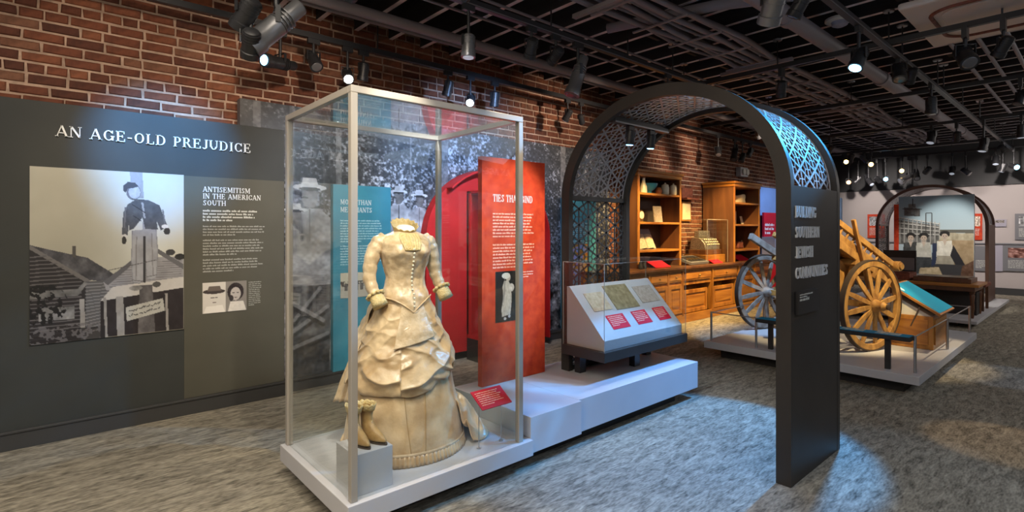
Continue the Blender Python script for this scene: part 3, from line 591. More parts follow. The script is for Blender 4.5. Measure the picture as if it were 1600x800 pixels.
cv.a += ((vnoise(60, 110, 8, 12, 3) - .5) * .12)[..., None]
cv.poly([(.40, .20), (.60, .18), (.74, .30), (.78, .55), (.72, .86), (.30, .90), (.28, .75), (.36, .5), (.33, .30)], (.72, .71, .68), tex=.3); cv.ell(.60, .12, .12, .075, (.70, .68, .64)); cv.ell(.50, .09, .20, .06, (.82, .82, .8)); cv.poly([(.42, .10), (.40, .28), (.30, .75), (.48, .4)], (.55, .55, .54)); cv.ell(.76, .33, .14, .08, (.78, .77, .75), tex=.4); cv.ell(.45, .94, .06, .03, .75); cv.ell(.66, .90, .06, .03, .7)
print_mesh('photograph_print', cv, (2.625, py, 1.215), (1, 0, 0), (0, 0, -1), .215, .40, (0, -1, 0), T, .004)
# ------------------------------------------------------------------ tall clear case over the dress
T = thing('display_case', (1.68, 2.95, .20), 'tall clear-walled case with pale edges around the cream wedding dress', 'case')
x0, x1, y0, y1, zb, zt = 1.115, 2.262, 2.462, 3.42, .201, 2.262; w = .036
for (x, y) in ((x0, y0), (x1 - w, y0), (x0, y1 - w), (x1 - w, y1 - w)): B('post', 'frame', T, (x, x + w, y, y + w, zb, zt - w), bevel=.003)
for q in ((x0, x1, y0, y0 + w), (x0, x1, y1 - w, y1), (x0, x0 + w, y0 + w, y1 - w), (x1 - w, x1, y0 + w, y1 - w)): B('top_rail', 'frame', T, (*q, zt - w, zt), bevel=.003)
g = .008
for q in ((x0 + w, x1 - w, y0 + .012, y0 + .012 + g), (x0 + w, x1 - w, y1 - .02, y1 - .02 + g), (x0 + .012, x0 + .012 + g, y0 + w, y1 - w), (x1 - .02, x1 - .02 + g, y0 + w, y1 - w)): B('pane', 'glass', T, (*q, zb, zt - w))
B('pane', 'glass', T, (x0 + w, x1 - w, y0 + w, y1 - w, zt - .02, zt - .012))
t2 = B('riser_block', 'white', None, (1.155, 1.365, 2.505, 2.735, .201, .411), bevel=.002); tag(t2, 'small white cube under the boots in the dress case', 'block')
# red tilted label on two rods
T = thing('label_stand', (2.08, 2.55, .201), 'small tilted red label on two thin rods in the dress case', 'label')
for x in (1.99, 2.17): MB().cyl((x, 2.57, .201), (x, 2.57, .49), .003, n=8).build('rod', 'steel', T, smooth=True); MB().cyl((x, 2.57, .201), (x, 2.57, .206), .014, n=12).build('rod_foot', 'steel', T)
Tm = Matrix.Translation((2.08, 2.50, .455)) @ Matrix.Rotation(math.radians(33), 4, 'X'); mb = MB(Tm); mb.box(-.118, .118, 0, .145, 0, .006); mb.build('label_plate', 'redlabel', T)
mb = MB(); q0 = Tm @ Vector((-.1, .12, .006)); U = Tm.to_3x3() @ Vector((1, 0, 0)); V = Tm.to_3x3() @ Vector((0, 1, 0)); N = Tm.to_3x3() @ Vector((0, 0, 1)); textlines(mb, q0, U, V, N, .19, 7, .0155, .007, seed=51); mb.build('label_text', 'inkr', T)
# ------------------------------------------------------------------ boots
def boot(cx, cy, z, ang, label):
    T = thing('boot', (cx, cy, z), label, 'boot', 'pair of old boots on the white cube')
    Tm = Matrix.Translation((cx, cy, z)) @ Matrix.Rotation(ang, 4, 'Z'); s = .86
    # shaft sections: (forward centre, height, half length, half width)
    sec = [(.045, .004, .115, .036), (.045, .020, .118, .038), (.035, .045, .108, .036), (.012, .070, .080, .033), (-.014, .095, .055, .030), (-.024, .125, .045, .029), (-.026, .155, .048, .031), (-.024, .185, .054, .034), (-.022, .205, .057, .036)]
    n = 22; mb = MB(Tm); vs = []
    for (f_, h, a_, b_) in sec:
        for k in range(n):
            t = 2 * PI * k / n; c, sn = math.cos(t), math.sin(t); toe = 1 - .30 * max(0, c) ** 2 * (h < .06); vs.append(((f_ + a_ * c) * s, b_ * sn * toe * s, h * s + (.004 if c > .3 and h < .03 else 0)))
    m = len(sec); mb.add(vs, [(i * n + k, i * n + (k + 1) % n, (i + 1) * n + (k + 1) % n, (i + 1) * n + k) for i in range(m - 1) for k in range(n)] + [tuple(range(n))]); mb.build('upper', 'kid', T, smooth='all', sub=1)
    mb = MB(Tm); mb.grid(lambda u, v: ((-.022 + (.058 + .012 * v) * math.cos(2 * PI * u)) * s, (.037 + .010 * v) * math.sin(2 * PI * u) * s, (.185 + .038 * v + .009 * abs(math.sin(2 * PI * u * 5)) * v) * s), 40, 4, True); mb.build('scalloped_collar', 'lace', T, smooth='all', solid=.003)
    mb = MB(Tm); mb.grid(lambda u, v: ((.045 + .119 * math.cos(2 * PI * u)) * s, .040 * math.sin(2 * PI * u) * s * (1 - .3 * max(0, math.cos(2 * PI * u)) ** 2), .008 * v), 28, 2, True); mb.f.append(tuple(range(28))); mb.f.append(tuple(range(28, 56))); mb.build('sole', 'iron', T)
    mb = MB(Tm)
    for i in range(6): mb.tube([((.035 - .009 * i - .01) * s, -.02 * s, (.075 + .018 * i) * s), ((.050 - .011 * i) * s, 0, (.083 + .018 * i) * s), ((.035 - .009 * i - .01) * s, .02 * s, (.075 + .018 * i) * s)], .0028, 6)
    mb.build('lacing', 'lace', T, smooth='all')
boot(1.232, 2.665, .411, math.radians(-84), 'tan leather boot beside the dark post, left one of the pair on the white cube'); boot(1.305, 2.655, .411, math.radians(-76), 'tan leather boot nearer the dress, right one of the pair on the white cube')
# ------------------------------------------------------------------ the dress on its form
def sstep(a, b, x): t = min(1, max(0, (x - a) / (b - a))); return t * t * (3 - 2 * t)
def interp(tab, z):
    if z <= tab[0][0]: return tab[0][1:]
    for p, q in zip(tab, tab[1:]):
        if z <= q[0]:
            t = (z - p[0]) / (q[0] - p[0]); t = t * t * (3 - 2 * t) * .5 + t * .5; return tuple(a + (b - a) * t for a, b in zip(p[1:], q[1:]))
    return tab[-1][1:]
DX, DY = 1.685, 2.935; DA = math.radians(-12)      # facing: -Y turned towards the camera
T = thing('wedding_dress', (DX, DY, .201), 'cream satin Victorian wedding dress with bustle and train in the glass case', 'dress')
TD = Matrix.Translation((DX, DY, 0)) @ Matrix.Rotation(DA, 4, 'Z')
# local frame: front = -y, wearer's left = +x.  sections: z, half width, front depth, back depth
SK = [(.205, .375, .35, .40), (.30, .358, .335, .39), (.45, .335, .305, .37), (.60, .305, .27, .36), (.78, .265, .225, .35), (.92, .225, .185, .33), (1.02, .185, .155, .28), (1.12, .150, .130, .19), (1.20, .127, .108, .12)]
def nse(a, b, s): return math.sin(a * 3.1 + s) * math.cos(b * 5.3 + s * 2) + .5 * math.sin(a * 7.7 + b * 9.1 + s * 3)
def skirt(u, v):
    a = 2 * PI * u; z = .205 + .995 * v; rx, rf, rb = interp(SK, z); c, s = math.cos(a), math.sin(a)     # a: 0 = +x, 90deg = back (+y)
    r = 1 + .030 * mno.noise(Vector((math.cos(a) * 2.2, math.sin(a) * 2.2, z * 3.2))) * (1 - v) + .012 * mno.noise(Vector((math.cos(a) * 7, math.sin(a) * 7, z * 9))); back = max(0, s); r += .045 * back * math.sin(a * 22) * (1 - v) ** .5
    ry = rb if s > 0 else rf
    if z > 1.0: r += .012 * math.sin(a * 30) * (1.2 - z) / .2
    return (rx * c * r, ry * s * r, z)
MB(TD).grid(skirt, 180, 90, True).build('skirt', 'satin', T, smooth='all')
# pleated hem frill
def hem(u, v):
    a = 2 * PI * u; z = .203 + .062 * v; rx, rf, rb = interp(SK, z); r = 1.022 + .010 * math.sin(a * 90) - .010 * v; return (rx * math.cos(a) * r, (rb if math.sin(a) > 0 else rf) * math.sin(a) * r, z)
MB(TD).grid(hem, 540, 4, True).build('hem_frill', 'satin', T, smooth='all', solid=.003)
def band(u, v):
    a = 2 * PI * u; z = .262 + .014 * v; rx, rf, rb = interp(SK, z); r = 1.026 + .006 * math.sin(PI * v); return (rx * math.cos(a) * r, (rb if math.sin(a) > 0 else rf) * math.sin(a) * r, z)
MB(TD).grid(band, 120, 5, True).build('hem_piping', 'brocade', T, smooth='all')
# draped overskirt: swags falling from both hips to the front
def wr(x, y, z, s=1.0): return mno.noise(Vector((x * s, y * s, z * s)))
def over(u, v):
    a = PI + PI * u * 1.10 - PI * .05      # front half, from wearer's right (-x) to left (+x)
    w_ = u - .40; side = min(1, abs(w_) / .6)
    zt = 1.12 - .03 * (1 - side); zb = .585 + (.20 * side ** 1.6 if w_ > 0 else .04 * side) + .008 * math.sin(u * 23); z = zb + (zt - zb) * v; rx, rf, rb = interp(SK, z)
    n0 = wr(u * 3.5, v * 2.5, 1.7); n1 = wr(u * 9, v * 7, 4.2); n2 = wr(u * 22, v * 16, 8.8)
    sagc = z + (.26 if w_ > 0 else .20) * (1 - side ** 1.5) - .10 * w_; ph = sagc * 62 + 3.2 * n0 + 1.5 * n1
    diag = (z * 34 + a * 5.5 + 2.6 * n0) if w_ > 0 else (z * 26 - a * 6.5 + 2.6 * n0)
    k1 = sstep(-.25, .35, n0 + .2 - side * .1); f1 = (1 - abs(math.sin(ph * .5))) ** 1.3; f2 = (1 - abs(math.sin(diag))) ** 1.3; fold = f1 * k1 + f2 * (1 - k1)
    top = 1 - sstep(.80, 1, v); low = sstep(0, .10, v)
    r = 1.045 + .085 * fold * top * (.5 + .7 * (1 - v)) * low + .045 * n1 * top + .018 * n2 * top + .13 * math.sin(PI * min(1, v * 2.2)) ** 1.2 * (v < .4545) * (.6 + .4 * n0)
    return (rx * math.cos(a) * r, (rb if math.sin(a) > 0 else rf) * math.sin(a) * r, z - .012 * fold * (1 - v))
MB(TD).grid(over, 230, 190).build('draped_overskirt', 'satin', T, smooth='all', solid=.004)
def apron(u, v):                                    # smooth front panel below the bodice point
    a = -PI / 2 + (u - .5) * 1.0 * (1 - .25 * v); z = .86 + .25 * v + .05 * (u - .3); rx, rf, rb = interp(SK, z); r = 1.13 - .045 * v + .03 * wr(u * 3, v * 3, 2.2); return (rx * math.cos(a) * r, rf * math.sin(a) * r, z)
MB(TD).grid(apron, 40, 40).build('front_panel', 'brocade', T, smooth='all', solid=.004)
# side drape hanging from the bustle at the wearer's right, and the bustle itself
def bustle(u, v):
    a = PI * (.02 + .96 * u); z = .62 + .50 * v; rx, rf, rb = interp(SK, z); puff = .07 * math.sin(PI * v) ** .7; r = 1.05 + .05 * math.sin(u * 40 + v * 6) + .04 * math.sin(v * 16 + 2 * math.sin(u * 7)); return (rx * math.cos(a) * r * 1.06, (rb * math.sin(a) + puff * math.sin(a) * 2) * r, z)
MB(TD).grid(bustle, 90, 50).build('bustle', 'brocade', T, smooth='all', solid=.004)
def sidedrape(u, v):
    z = .52 + .60 * v; rx, rf, rb = interp(SK, z); x = -(rx * 1.02 + .012 + .085 * (1 - v) ** 1.3 * (u) - .02) ; y = -.02 + .20 * u * (1.15 - .5 * v) + .010 * math.sin(u * 18); return (x - .01 * math.sin(u * 24), y, z - .05 * u * (1 - v))
MB(TD).grid(sidedrape, 34, 30).build('side_drape', 'brocade', T, smooth='all', solid=.005)
# train: rumpled cloth sweeping round to the wearer's left and back
def train(u, v):
    a = math.radians(-34 + 205 * u); rad0, rad1 = .30, .50 + .06 * math.sin(u * 11) - .05 * abs(u - .3)
    rad1 = .44 + .10 * sstep(0, .10, u) + .012 * math.sin(u * 40) - .05 * sstep(.35, .6, u) - .10 * sstep(.62, .85, u)
    rr = rad0 + (rad1 - rad0) * v; lift = .30 * (1 - v) ** 1.6; k = (1 - abs(math.sin(u * 24 + 1.6 * mno.noise(Vector((u * 9, v * 3, .3)))))) ; z = .206 + lift + (.10 * k * math.sin(PI * min(1, v * 1.0 + .0)) + .02 * k * v) * (1 - .3 * u)
    y = rr * math.sin(a) * .92; return (rr * math.cos(a) * 1.02, min(y, .40), z)
MB(TD).grid(train, 200, 40).build('train', 'satin', T, smooth='all', solid=.006)
# bodice: one closed surface from the point below the waist to the shoulders
BD = [(1.13, .150, .150, .150), (1.20, .126, .118, .108), (1.245, .120, .112, .100), (1.30, .130, .122, .104), (1.36, .148, .142, .110), (1.41, .160, .158, .115), (1.455, .163, .146, .118), (1.485, .158, .120, .112), (1.510, .138, .092, .098), (1.526, .098, .070, .080), (1.54, .062, .056, .062)]
def bodice(u, v):
    a = 2 * PI * u; c, s = math.cos(a), math.sin(a); z = 1.13 + .41 * v; front = max(0, -s) ** 6; z -= .085 * front * (1 - v) ** 6; rx, rf, rb = interp(BD, z if z > 1.13 else 1.13)
    r = 1 + .035 * mno.noise(Vector((c * 5, s * 5, z * 22))) + .010 * math.sin(z * 75 + 2.5 * c) * abs(c) * (z > 1.22)
    bust = .012 * math.exp(-((abs(c) - .48) / .22) ** 2) * math.exp(-((z - 1.405) / .045) ** 2) * (s < 0)
    return (rx * (abs(c) ** .92 * (1 if c > 0 else -1)) * r, ((rb if s > 0 else rf) * s) * r - bust * 1.6 - (.020 * max(0, 1.13 - z) / .08 * front), z)
MB(TD).grid(bodice, 110, 76, True).build('bodice', 'brocade', T, smooth='all')
MB(TD).tube([(x, -(interp(BD, max(1.13, 1.13 - .085 * (1 - abs(x) / .15) ** 2.2))[1] * math.sqrt(max(0, 1 - (x / .158) ** 2)) + .006) - .012 * (1 - abs(x) / .15), 1.135 - .088 * (1 - abs(x) / .15) ** 1.6) for x in [(-.148 + .0148 * i) for i in range(21)]], .0045, 6).build('waist_piping', 'satin', T, smooth='all')
for i in range(15):
    z = 1.085 + i * .0245; rf = interp(BD, max(z, 1.13))[1]; MB(TD).lathe((.002, -rf - .010 - (.012 if z < 1.16 else 0) - (.006 if 1.3 < z < 1.45 else 0), z), [(.002, 0), (.0068, .002), (.0075, .005), (.004, .008)], 10, (0, -1, 0)).build('button', 'cream', T, smooth='all')
def yoke(u, v):
    a = -PI / 2 + (u - .5) * 1.0 * (.55 + .45 * v); z = 1.42 + .105 * v; rx, rf, rb = interp(BD, z); r = 1.06; return (rx * math.cos(a) * r, rf * math.sin(a) * r - .003 * math.sin(u * 50), z)
MB(TD).grid(yoke, 36, 12).build('lace_yoke', 'lace', T, smooth='all', solid=.003)
def collar(u, v):
    a = 2 * PI * u; r = .056 + .024 * v ** 1.6 + .003 * math.sin(a * 14) * v; return (r * 1.06 * math.cos(a), r * math.sin(a) + .004, 1.505 + (.075 + .004 * math.sin(a * 14) + .040 * math.sin(a)) * v)
MB(TD).grid(collar, 120, 12, True).build('lace_collar', 'lace', T, smooth='all', solid=.003)
MB(TD).lathe((0, .004, 1.50), [(.050, 0), (.052, .04), (.057, .058), (.052, .066), (.01, .070)], 28, (0, -.35, 1)).build('form_neck', 'form', T, smooth='all')
for sg in (-1, 1):
    if sg < 0: pts = [(-.122, .012, 1.495), (-.162, .010, 1.462), (-.196, .004, 1.41), (-.218, .000, 1.33), (-.226, -.010, 1.25), (-.215, -.040, 1.19), (-.196, -.075, 1.135)]
    else: pts = [(.122, .012, 1.495), (.156, .012, 1.462), (.178, .010, 1.41), (.190, .006, 1.33), (.205, .000, 1.26), (.222, -.020, 1.20), (.236, -.045, 1.155)]
    rs_ = [.046, .056, .051, .046, .042, .038, .035]; P = []; Rr = []
    for i in range(len(pts) - 1):
        for t in range(6): f_ = t / 6; P.append(tuple(a + (b - a) * f_ for a, b in zip(pts[i], pts[i + 1]))); Rr.append((rs_[i] + (rs_[i + 1] - rs_[i]) * f_) * (1 + .05 * math.sin(len(P) * 1.3)))
    P.append(pts[-1]); Rr.append(rs_[-1]); MB(TD).tube(P, Rr, 22, asp=.92).build('sleeve', 'brocade', T, smooth='all')
    d = (Vector(pts[-1]) - Vector(pts[-2])).normalized(); e = Vector(pts[-1])
    cuff = MB(TD).tube([e - d * .03, e - d * .01, e + d * .03, e + d * .055], [.042, .045, .048, .050], 20, asp=.9).build('cuff', 'lace', T, smooth='all')
    mb = MB(TD)
    for k in range(10): a = 2 * PI * k / 10; u_ = d.cross(Vector((0, 0, 1))).normalized(); w_ = d.cross(u_); c_ = e - d * .022 + (u_ * math.cos(a) + w_ * math.sin(a)) * .046; mb.lathe(c_, [(.002, -.012), (.014, -.006), (.016, .004), (.002, .012)], 8, d)
    mb.build('cuff_ruche', 'lace', cuff, smooth='all')
mb = MB(TD)
for a in (-PI / 2 - .30, -PI / 2 + .12): mb.tube([(interp(SK, z)[0] * math.cos(a + (.62 - z) * (.3 if a < -1.6 else -.25)) * 1.018, interp(SK, z)[1] * math.sin(a + (.62 - z) * (.3 if a < -1.6 else -.25)) * 1.018, z) for z in [.27 + .02 * i for i in range(18)]], .0022, 5)
mb.build('skirt_seam', 'kid', T, smooth='all')
# ------------------------------------------------------------------ arched lattice portals
def make_portal(x0, yr, ztop, spring, label, left_base=.336, words=False, fine=True, th=.088, m='bronze'):
    R, D = .94, .86; yc = yr + R; rz = ztop - spring; x1 = x0 + D
    T = thing('arch_portal', (x0 + D / 2, yc, 0), label, 'arch')
    def path(r_in, lb, y_sgn=1):
        rr, rzz = R - r_in, rz - r_in; p = [(yc - rr, spring)]      # starts at right (low y) side
        return [(yc - rr, 0)] + [(yc - rr * math.cos(PI * i / 48), spring + rzz * math.sin(PI * i / 48)) for i in range(49)] + [(yc + rr, lb)]
    for nm, xa, xb in (('front_ring', x0, x0 + .05), ('rear_ring', x1 - .05, x1)):
        o_, i_ = path(0, left_base), path(th, left_base); mb = MB(); n = len(o_); vs = []
        for (yo, zo), (yi, zi) in zip(o_, i_): vs += [(xa, yo, zo), (xb, yo, zo), (xb, yi, zi), (xa, yi, zi)]
        mb.add(vs, [(4 * k + j, 4 * k + (j + 1) % 4, 4 * k + 4 + (j + 1) % 4, 4 * k + 4 + j) for k in range(n - 1) for j in range(4)] + [(0, 1, 2, 3), tuple(4 * (n - 1) + j for j in range(4))]); mb.build(nm, m, T, smooth=True)
    B('pillar', m, T, (x0 + .051, x1 - .051, yr + .0015, yr + th, 0, spring + .015))
    for z_ in (spring, left_base): B('crossbar', 'latticed', T, (x0 + .05, x1 - .05, yc + R - .07, yc + R - .02, z_, z_ + .04))
    def lattice(fn, U, V, m, name, w=.0135):
        mb = MB(); du = U / 6; dv = du / .866; nv = int(round(V / dv)) ; dv = V / nv
        def seg(a, b, w_):
            n = 2 if abs(b[1] - a[1]) > .1 and fine else 1
            for i in range(n):
                p = tuple(a[k] + (b[k] - a[k]) * i / n for k in (0, 1)); q = tuple(a[k] + (b[k] - a[k]) * (i + 1) / n for k in (0, 1)); P_, Nn = fn(*p); Q_, _ = fn(*q); mb.bar(P_, Q_, w_, .006, Nn)
        def inside(p): return -1e-6 <= p[0] <= U + 1e-6 and -1e-6 <= p[1] <= V + 1e-6
        for i in range(7):
            off = (i % 2) * .5
            for j in range(-1, nv + 1):
                p = (i * du, (j + off) * dv); up = (p[0], p[1] + dv); ru = (p[0] + du, p[1] + dv / 2); rd = (p[0] + du, p[1] - dv / 2)
                for q in (up, ru, rd):
                    if inside(p) and inside(q): seg(p, q, w * 1.15)
                for tri in ((p, up, ru), (p, ru, rd)):
                    c = (sum(t[0] for t in tri) / 3, sum(t[1] for t in tri) / 3)
                    if not inside(c): continue
                    for e in ((tri[0], tri[1]), (tri[1], tri[2]), (tri[2], tri[0])):
                        mdl = ((e[0][0] + e[1][0]) / 2, (e[0][1] + e[1][1]) / 2)
                        if inside(mdl): seg(c, mdl, w * .55)
        mb.build(name, m, T)
    U = D - .1
    def flat(u, v): return Vector((x0 + .05 + u, yc + R - .045, left_base + .04 + v)), Vector((0, 1, 0))
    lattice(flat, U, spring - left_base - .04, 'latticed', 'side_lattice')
    rb, rzb = R - .045, rz - .045; n = 400; acc = [0]
    for i in range(n):
        a0, a1 = PI * i / n, PI * (i + 1) / n; acc.append(acc[-1] + math.hypot(rb * (math.cos(a0) - math.cos(a1)), rzb * (math.sin(a1) - math.sin(a0))))
    def barrel(u, v):
        i = int(np.searchsorted(acc, v)); i = min(n, max(1, i)); a = PI * (i - 1 + (v - acc[i - 1]) / (acc[i] - acc[i - 1])) / n
        return Vector((x0 + .05 + u, yc - rb * math.cos(a), spring + rzb * math.sin(a))), Vector((0, -math.cos(a) / rb, math.sin(a) / rzb)).normalized()
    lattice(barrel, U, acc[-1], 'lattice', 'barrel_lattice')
    mb = MB()
    for xx in (x0 + .056, x1 - .056):
        P = [barrel(xx - x0 - .05, acc[-1] * i / 60)[0] for i in range(61)]; mb.tube(P, .006, 6)
    mb.build('lattice_edge', 'lattice', T)
    if words:
        U_, V_, N_ = (1, 0, 0), (0, 0, 1), (0, -1, 0)
        for s_, z_, w_ in (('BUILDING', 1.620, .335), ('SOUTHERN', 1.495, .395), ('JEWISH', 1.372, .285), ('COMMUNITIES', 1.245, .545)):
            mb = MB(); letters(mb, s_, (x0 + .055, yr, z_), U_, V_, N_, .072, w_, .008, sp=.03); mb.build('word_lettering', 'letterg', T)
        pl = B('information_plaque', 'black', T, (x0 + .06, x0 + .40, yr - .02, yr, 1.03, 1.17)); mb = MB()
        textlines(mb, (x0 + .08, yr - .02, 1.146), U_, V_, N_, .22, 2, .014, .009, seed=61); textlines(mb, (x0 + .08, yr - .02, 1.112), U_, V_, N_, .27, 1, .02, .017, ragged=0, seed=63); mb.build('plaque_text', 'ink', pl)
    return T
make_portal(3.335, 1.262, 2.605, 1.80, 'dark bronze arch with blue-lit lattice and BUILDING SOUTHERN JEWISH COMMUNITIES on its pillar', words=True)
make_portal(13.8, 1.57, 2.48, 1.62, 'distant brown arch standing around the riverboat photograph', left_base=.122, fine=False, th=.055, m='brown')
# light bar across the near arch, with two heads
T = thing('arch_light_bar', (3.8, 2.7, 2.3), 'black light bar spanning the inside of the near arch', 'light bar')
B('rail', 'black', T, (3.385, 4.145, 2.60, 2.66, 2.405, 2.455)); B('rail_edge', 'silver', T, (3.385, 4.145, 2.595, 2.601, 2.403, 2.415))
# ------------------------------------------------------------------ reader stand with documents
T = thing('reader_stand', (3.87, 2.87, .336), 'white sloping reader stand with documents and red labels on a dark base', 'display stand')
bx0, bx1, by0, by1 = 3.26, 4.48, 2.61, 3.07
B('base_tray', 'bronze', T, (bx0, bx1, by0, by1, .50, .578), bevel=.002)
for (x, y) in ((bx0 + .10, by1 - .12), (bx0 + .62, by0 + .16), (bx1 - .16, by1 - .12)): B('leg', 'black', T, (x, x + .075, y, y + .06, .336, .50))
sx0, sx1, sy0, sy1 = 3.30, 4.44, 2.645, 3.045; MB().prism([(sx0, sy0, .579), (sx0, sy1, .579), (sx0, sy1, 1.065), (sx0, sy1 - .03, 1.065), (sx0, sy0, .66)], (sx1 - sx0, 0, 0)).build('sloping_box', 'putty', T, bevel=.002)
sl = Vector((0, sy1 - .03 - sy0, 1.065 - .66)); SLn = sl.length; sl.normalize(); nn = Vector((0, -sl.z, sl.y))
def onslope(s0, s1, t0, t1, h): return [Vector((sx0, sy0, .66)) + Vector((1, 0, 0)) * (sx1 - sx0) * a + sl * SLn * b + nn * h for a, b in ((s0, t0), (s1, t0), (s1, t1), (s0, t1))]
for s0, s1, t0, t1, m, lb in ((.09, .30, .50, .84, 'paper', 'aged buff document'), (.345, .64, .47, .94, 'paperd', 'dark brown stained document'), (.70, .95, .52, .86, 'papg', 'greyed handwritten document')):
    t2 = MB().prism(onslope(s0, s1, t0, t1, .0015), nn * .002).build('document', m, None); tag(t2, lb + ' in the upper row of the reader stand', 'document', 'documents on the reader stand')
for s0, s1, wh in ((.17, .375, 'leftmost'), (.475, .66, 'middle'), (.76, .925, 'rightmost')):
    t2 = MB().prism(onslope(s0, s1, .15, .40, .0015), nn * .002).build('label_card', 'redlabel', None); tag(t2, f'red label card on the reader stand, {wh} of its lower row of three', 'label', 'red labels on the reader stand')
    mb = MB(); q = onslope(s0 + .015, s1, .36, .4, .0038)[0]; textlines(mb, q, (1, 0, 0), sl, nn, (s1 - s0 - .03) * (sx1 - sx0), 6, .017, .008, seed=71); mb.build('label_text', 'inkr', t2)
T = thing('reader_hood', (3.87, 2.87, .579), 'low clear hood covering the sloping reader stand', 'case')
hx0, hx1, hy0, hy1 = 3.272, 4.468, 2.622, 3.06; g = .006
for q in ((hx0, hx1, hy0, hy0 + g, .579, 1.27), (hx0, hx1, hy1 - g, hy1, .579, 1.27), (hx0, hx0 + g, hy0 + g, hy1 - g, .579, 1.27), (hx1 - g, hx1, hy0 + g, hy1 - g, .579, 1.27), (hx0, hx1, hy0, hy1, 1.271, 1.277)): B('pane', 'glass', T, q)
mb = MB()
for x in (hx0, hx1):
    for y in (hy0, hy1): mb.bar((x, y, .58), (x, y, 1.277), .004)
for y in (hy0, hy1): mb.bar((hx0, y, 1.275), (hx1, y, 1.275), .004)
for x in (hx0, hx1): mb.bar((x, hy0, 1.275), (x, hy1, 1.275), .004)
mb.build('hood_edge', 'frame', T)
# ------------------------------------------------------------------ oak store counter
FY = 4.65
T = thing('store_counter', (8.3, 4.95, 0), 'long golden oak store counter with drawers and panelled doors against the brick', 'counter')
cxa, cxb = 5.85, 11.2
B('carcass', 'oak', T, (cxa, 7.84, FY + .02, 5.12, .10, .89), (7.84, 9.80, 4.95, 5.12, .10, .89), (9.80, cxb, FY + .02, 5.12, .10, .89), (7.84, 9.8, FY + .02, 4.95, .62, .89), (7.84, 9.8, FY + .02, 4.95, .10, .14), (7.84, 7.88, FY + .02, 4.95, .1, .7), (8.79, 8.84, FY + .02, 4.95, .1, .7), (9.76, 9.80, FY + .02, 4.95, .1, .7))
B('kick_base', 'oakh', T, (cxa, cxb, FY - .005, 5.11, 0, .14), bevel=.004)
B('worktop', 'walnut', T, (cxa - .02, 6.62, FY - .05, 5.12, .89, .93), (6.62, cxb + .02, FY - .05, 5.28, .89, .93), bevel=.006)
B('top_moulding', 'oakh', T, (cxa, cxb, FY - .02, FY + .02, .86, .889), bevel=.006)
def drawer(x0, x1, z0=.69, z1=.84):
    f_ = B('drawer', 'oakh', T, (x0, x1, FY - .002, FY + .02, z0, z1), (x0 + .03, x1 - .03, FY - .010, FY, z0 + .025, z1 - .025), bevel=.004)
    MB().lathe(((x0 + x1) / 2, FY - .01, (z0 + z1) / 2), [(.008, 0), (.008, .012), (.018, .018), (.016, .028), (.004, .03)], 12, (0, -1, 0)).build('knob', 'brass', f_, smooth='all')
def door_(x0, x1, z0=.17, z1=.64, y=FY, tilt=0):
    f_ = B('door', 'oak', T, (x0, x0 + .06, y - .012, y + .02, z0, z1), (x1 - .06, x1, y - .012, y + .02, z0, z1), (x0 + .06, x1 - .06, y - .012, y + .02, z1 - .06, z1), (x0 + .06, x1 - .06, y - .012, y + .02, z0, z0 + .06), bevel=.003)
    B('door_panel', 'oakh', f_, (x0 + .06, x1 - .06, y + .004, y + .014, z0 + .06, z1 - .06)); B('panel_field', 'oakh', f_, (x0 + .10, x1 - .10, y - .004, y + .004, z0 + .10, z1 - .10), bevel=.003)
for (a, b) in ((5.90, 6.36), (6.40, 6.84), (6.90, 7.38), (7.42, 7.80), (9.86, 10.45), (10.5, 11.15)): drawer(a, b); door_(a, b)
for (a, b) in ((7.90, 8.77), (8.86, 9.74)): drawer(a, b); door_(a + .02, b - .1, .15, .53, FY + .03)
for x in (5.87, 6.38, 6.87, 7.40, 7.83, 8.815, 9.81, 10.475, 11.175): B('stile', 'oak', T, (x - .018, x + .018, FY - .014, FY + .02, .14, .86))
# shelf units
def shelfunit(x0, x1, y0, zt, levels, label, m='oakh', side='walnut', top='oakh'):
    T = thing('shelf_unit', ((x0 + x1) / 2, (y0 + 5.28) / 2, .931), label, 'shelves'); w = .045
    for x in (x0, x1 - w): B('side_panel', side, T, (x, x + w, y0, 5.27, .931, zt - .04)); B('stile', 'oak', T, (x - .004, x + w + .004, y0 - .015, y0, .931, zt - .05), bevel=.003)
    B('back_panel', 'darkin', T, (x0 + w, x1 - w, 5.25, 5.27, .931, zt - .04))
    for k, z_ in enumerate(levels): B('shelf', 'oakh', T, (x0 + w, x1 - w, y0 - .01, 5.25, z_ - .035, z_), bevel=.004)
    B('cornice', top, T, (x0 - .04, x1 + .04, y0 - .05, 5.275, zt - .04, zt), (x0 - .015, x1 + .015, y0 - .025, 5.27, zt - .10, zt - .04), bevel=.006)
    return T
S1 = (2.13, 1.665, 1.215); shelfunit(6.90, 8.15, 4.88, 2.49, S1, 'open brown wooden shelf unit with bowl, jars and open book beside the arch')
S2 = (2.06, 1.645, 1.165); shelfunit(9.62, 10.72, 4.66, 2.45, S2, 'deep brown shelf cabinet with linens and frames at the far end of the counter')
def at(x, y, Y):      # point seen at a pixel on the vertical plane Y (measuring aid)
    k = (x - 800) / 823; d = Y / (SA - CA * k); return d * (CA + SA * k), EYE - (y - 358) / 823 * d
def solo(o, label, cat, group=None): return tag(o, label, cat, group)
Y1 = 5.02; e = .002
x = at(1013, 290, Y1)[0]; solo(MB().lathe((x, Y1, S1[0] + e), [(.05, 0), (.06, .015), (.05, .03), (.10, .07), (.145, .13), (.15, .15), (.155, .165), (.145, .165), (.10, .08)], 28).build('bowl', 'bluebowl', None, smooth=True), 'blue glazed bowl on the top shelf beside the arch', 'bowl')
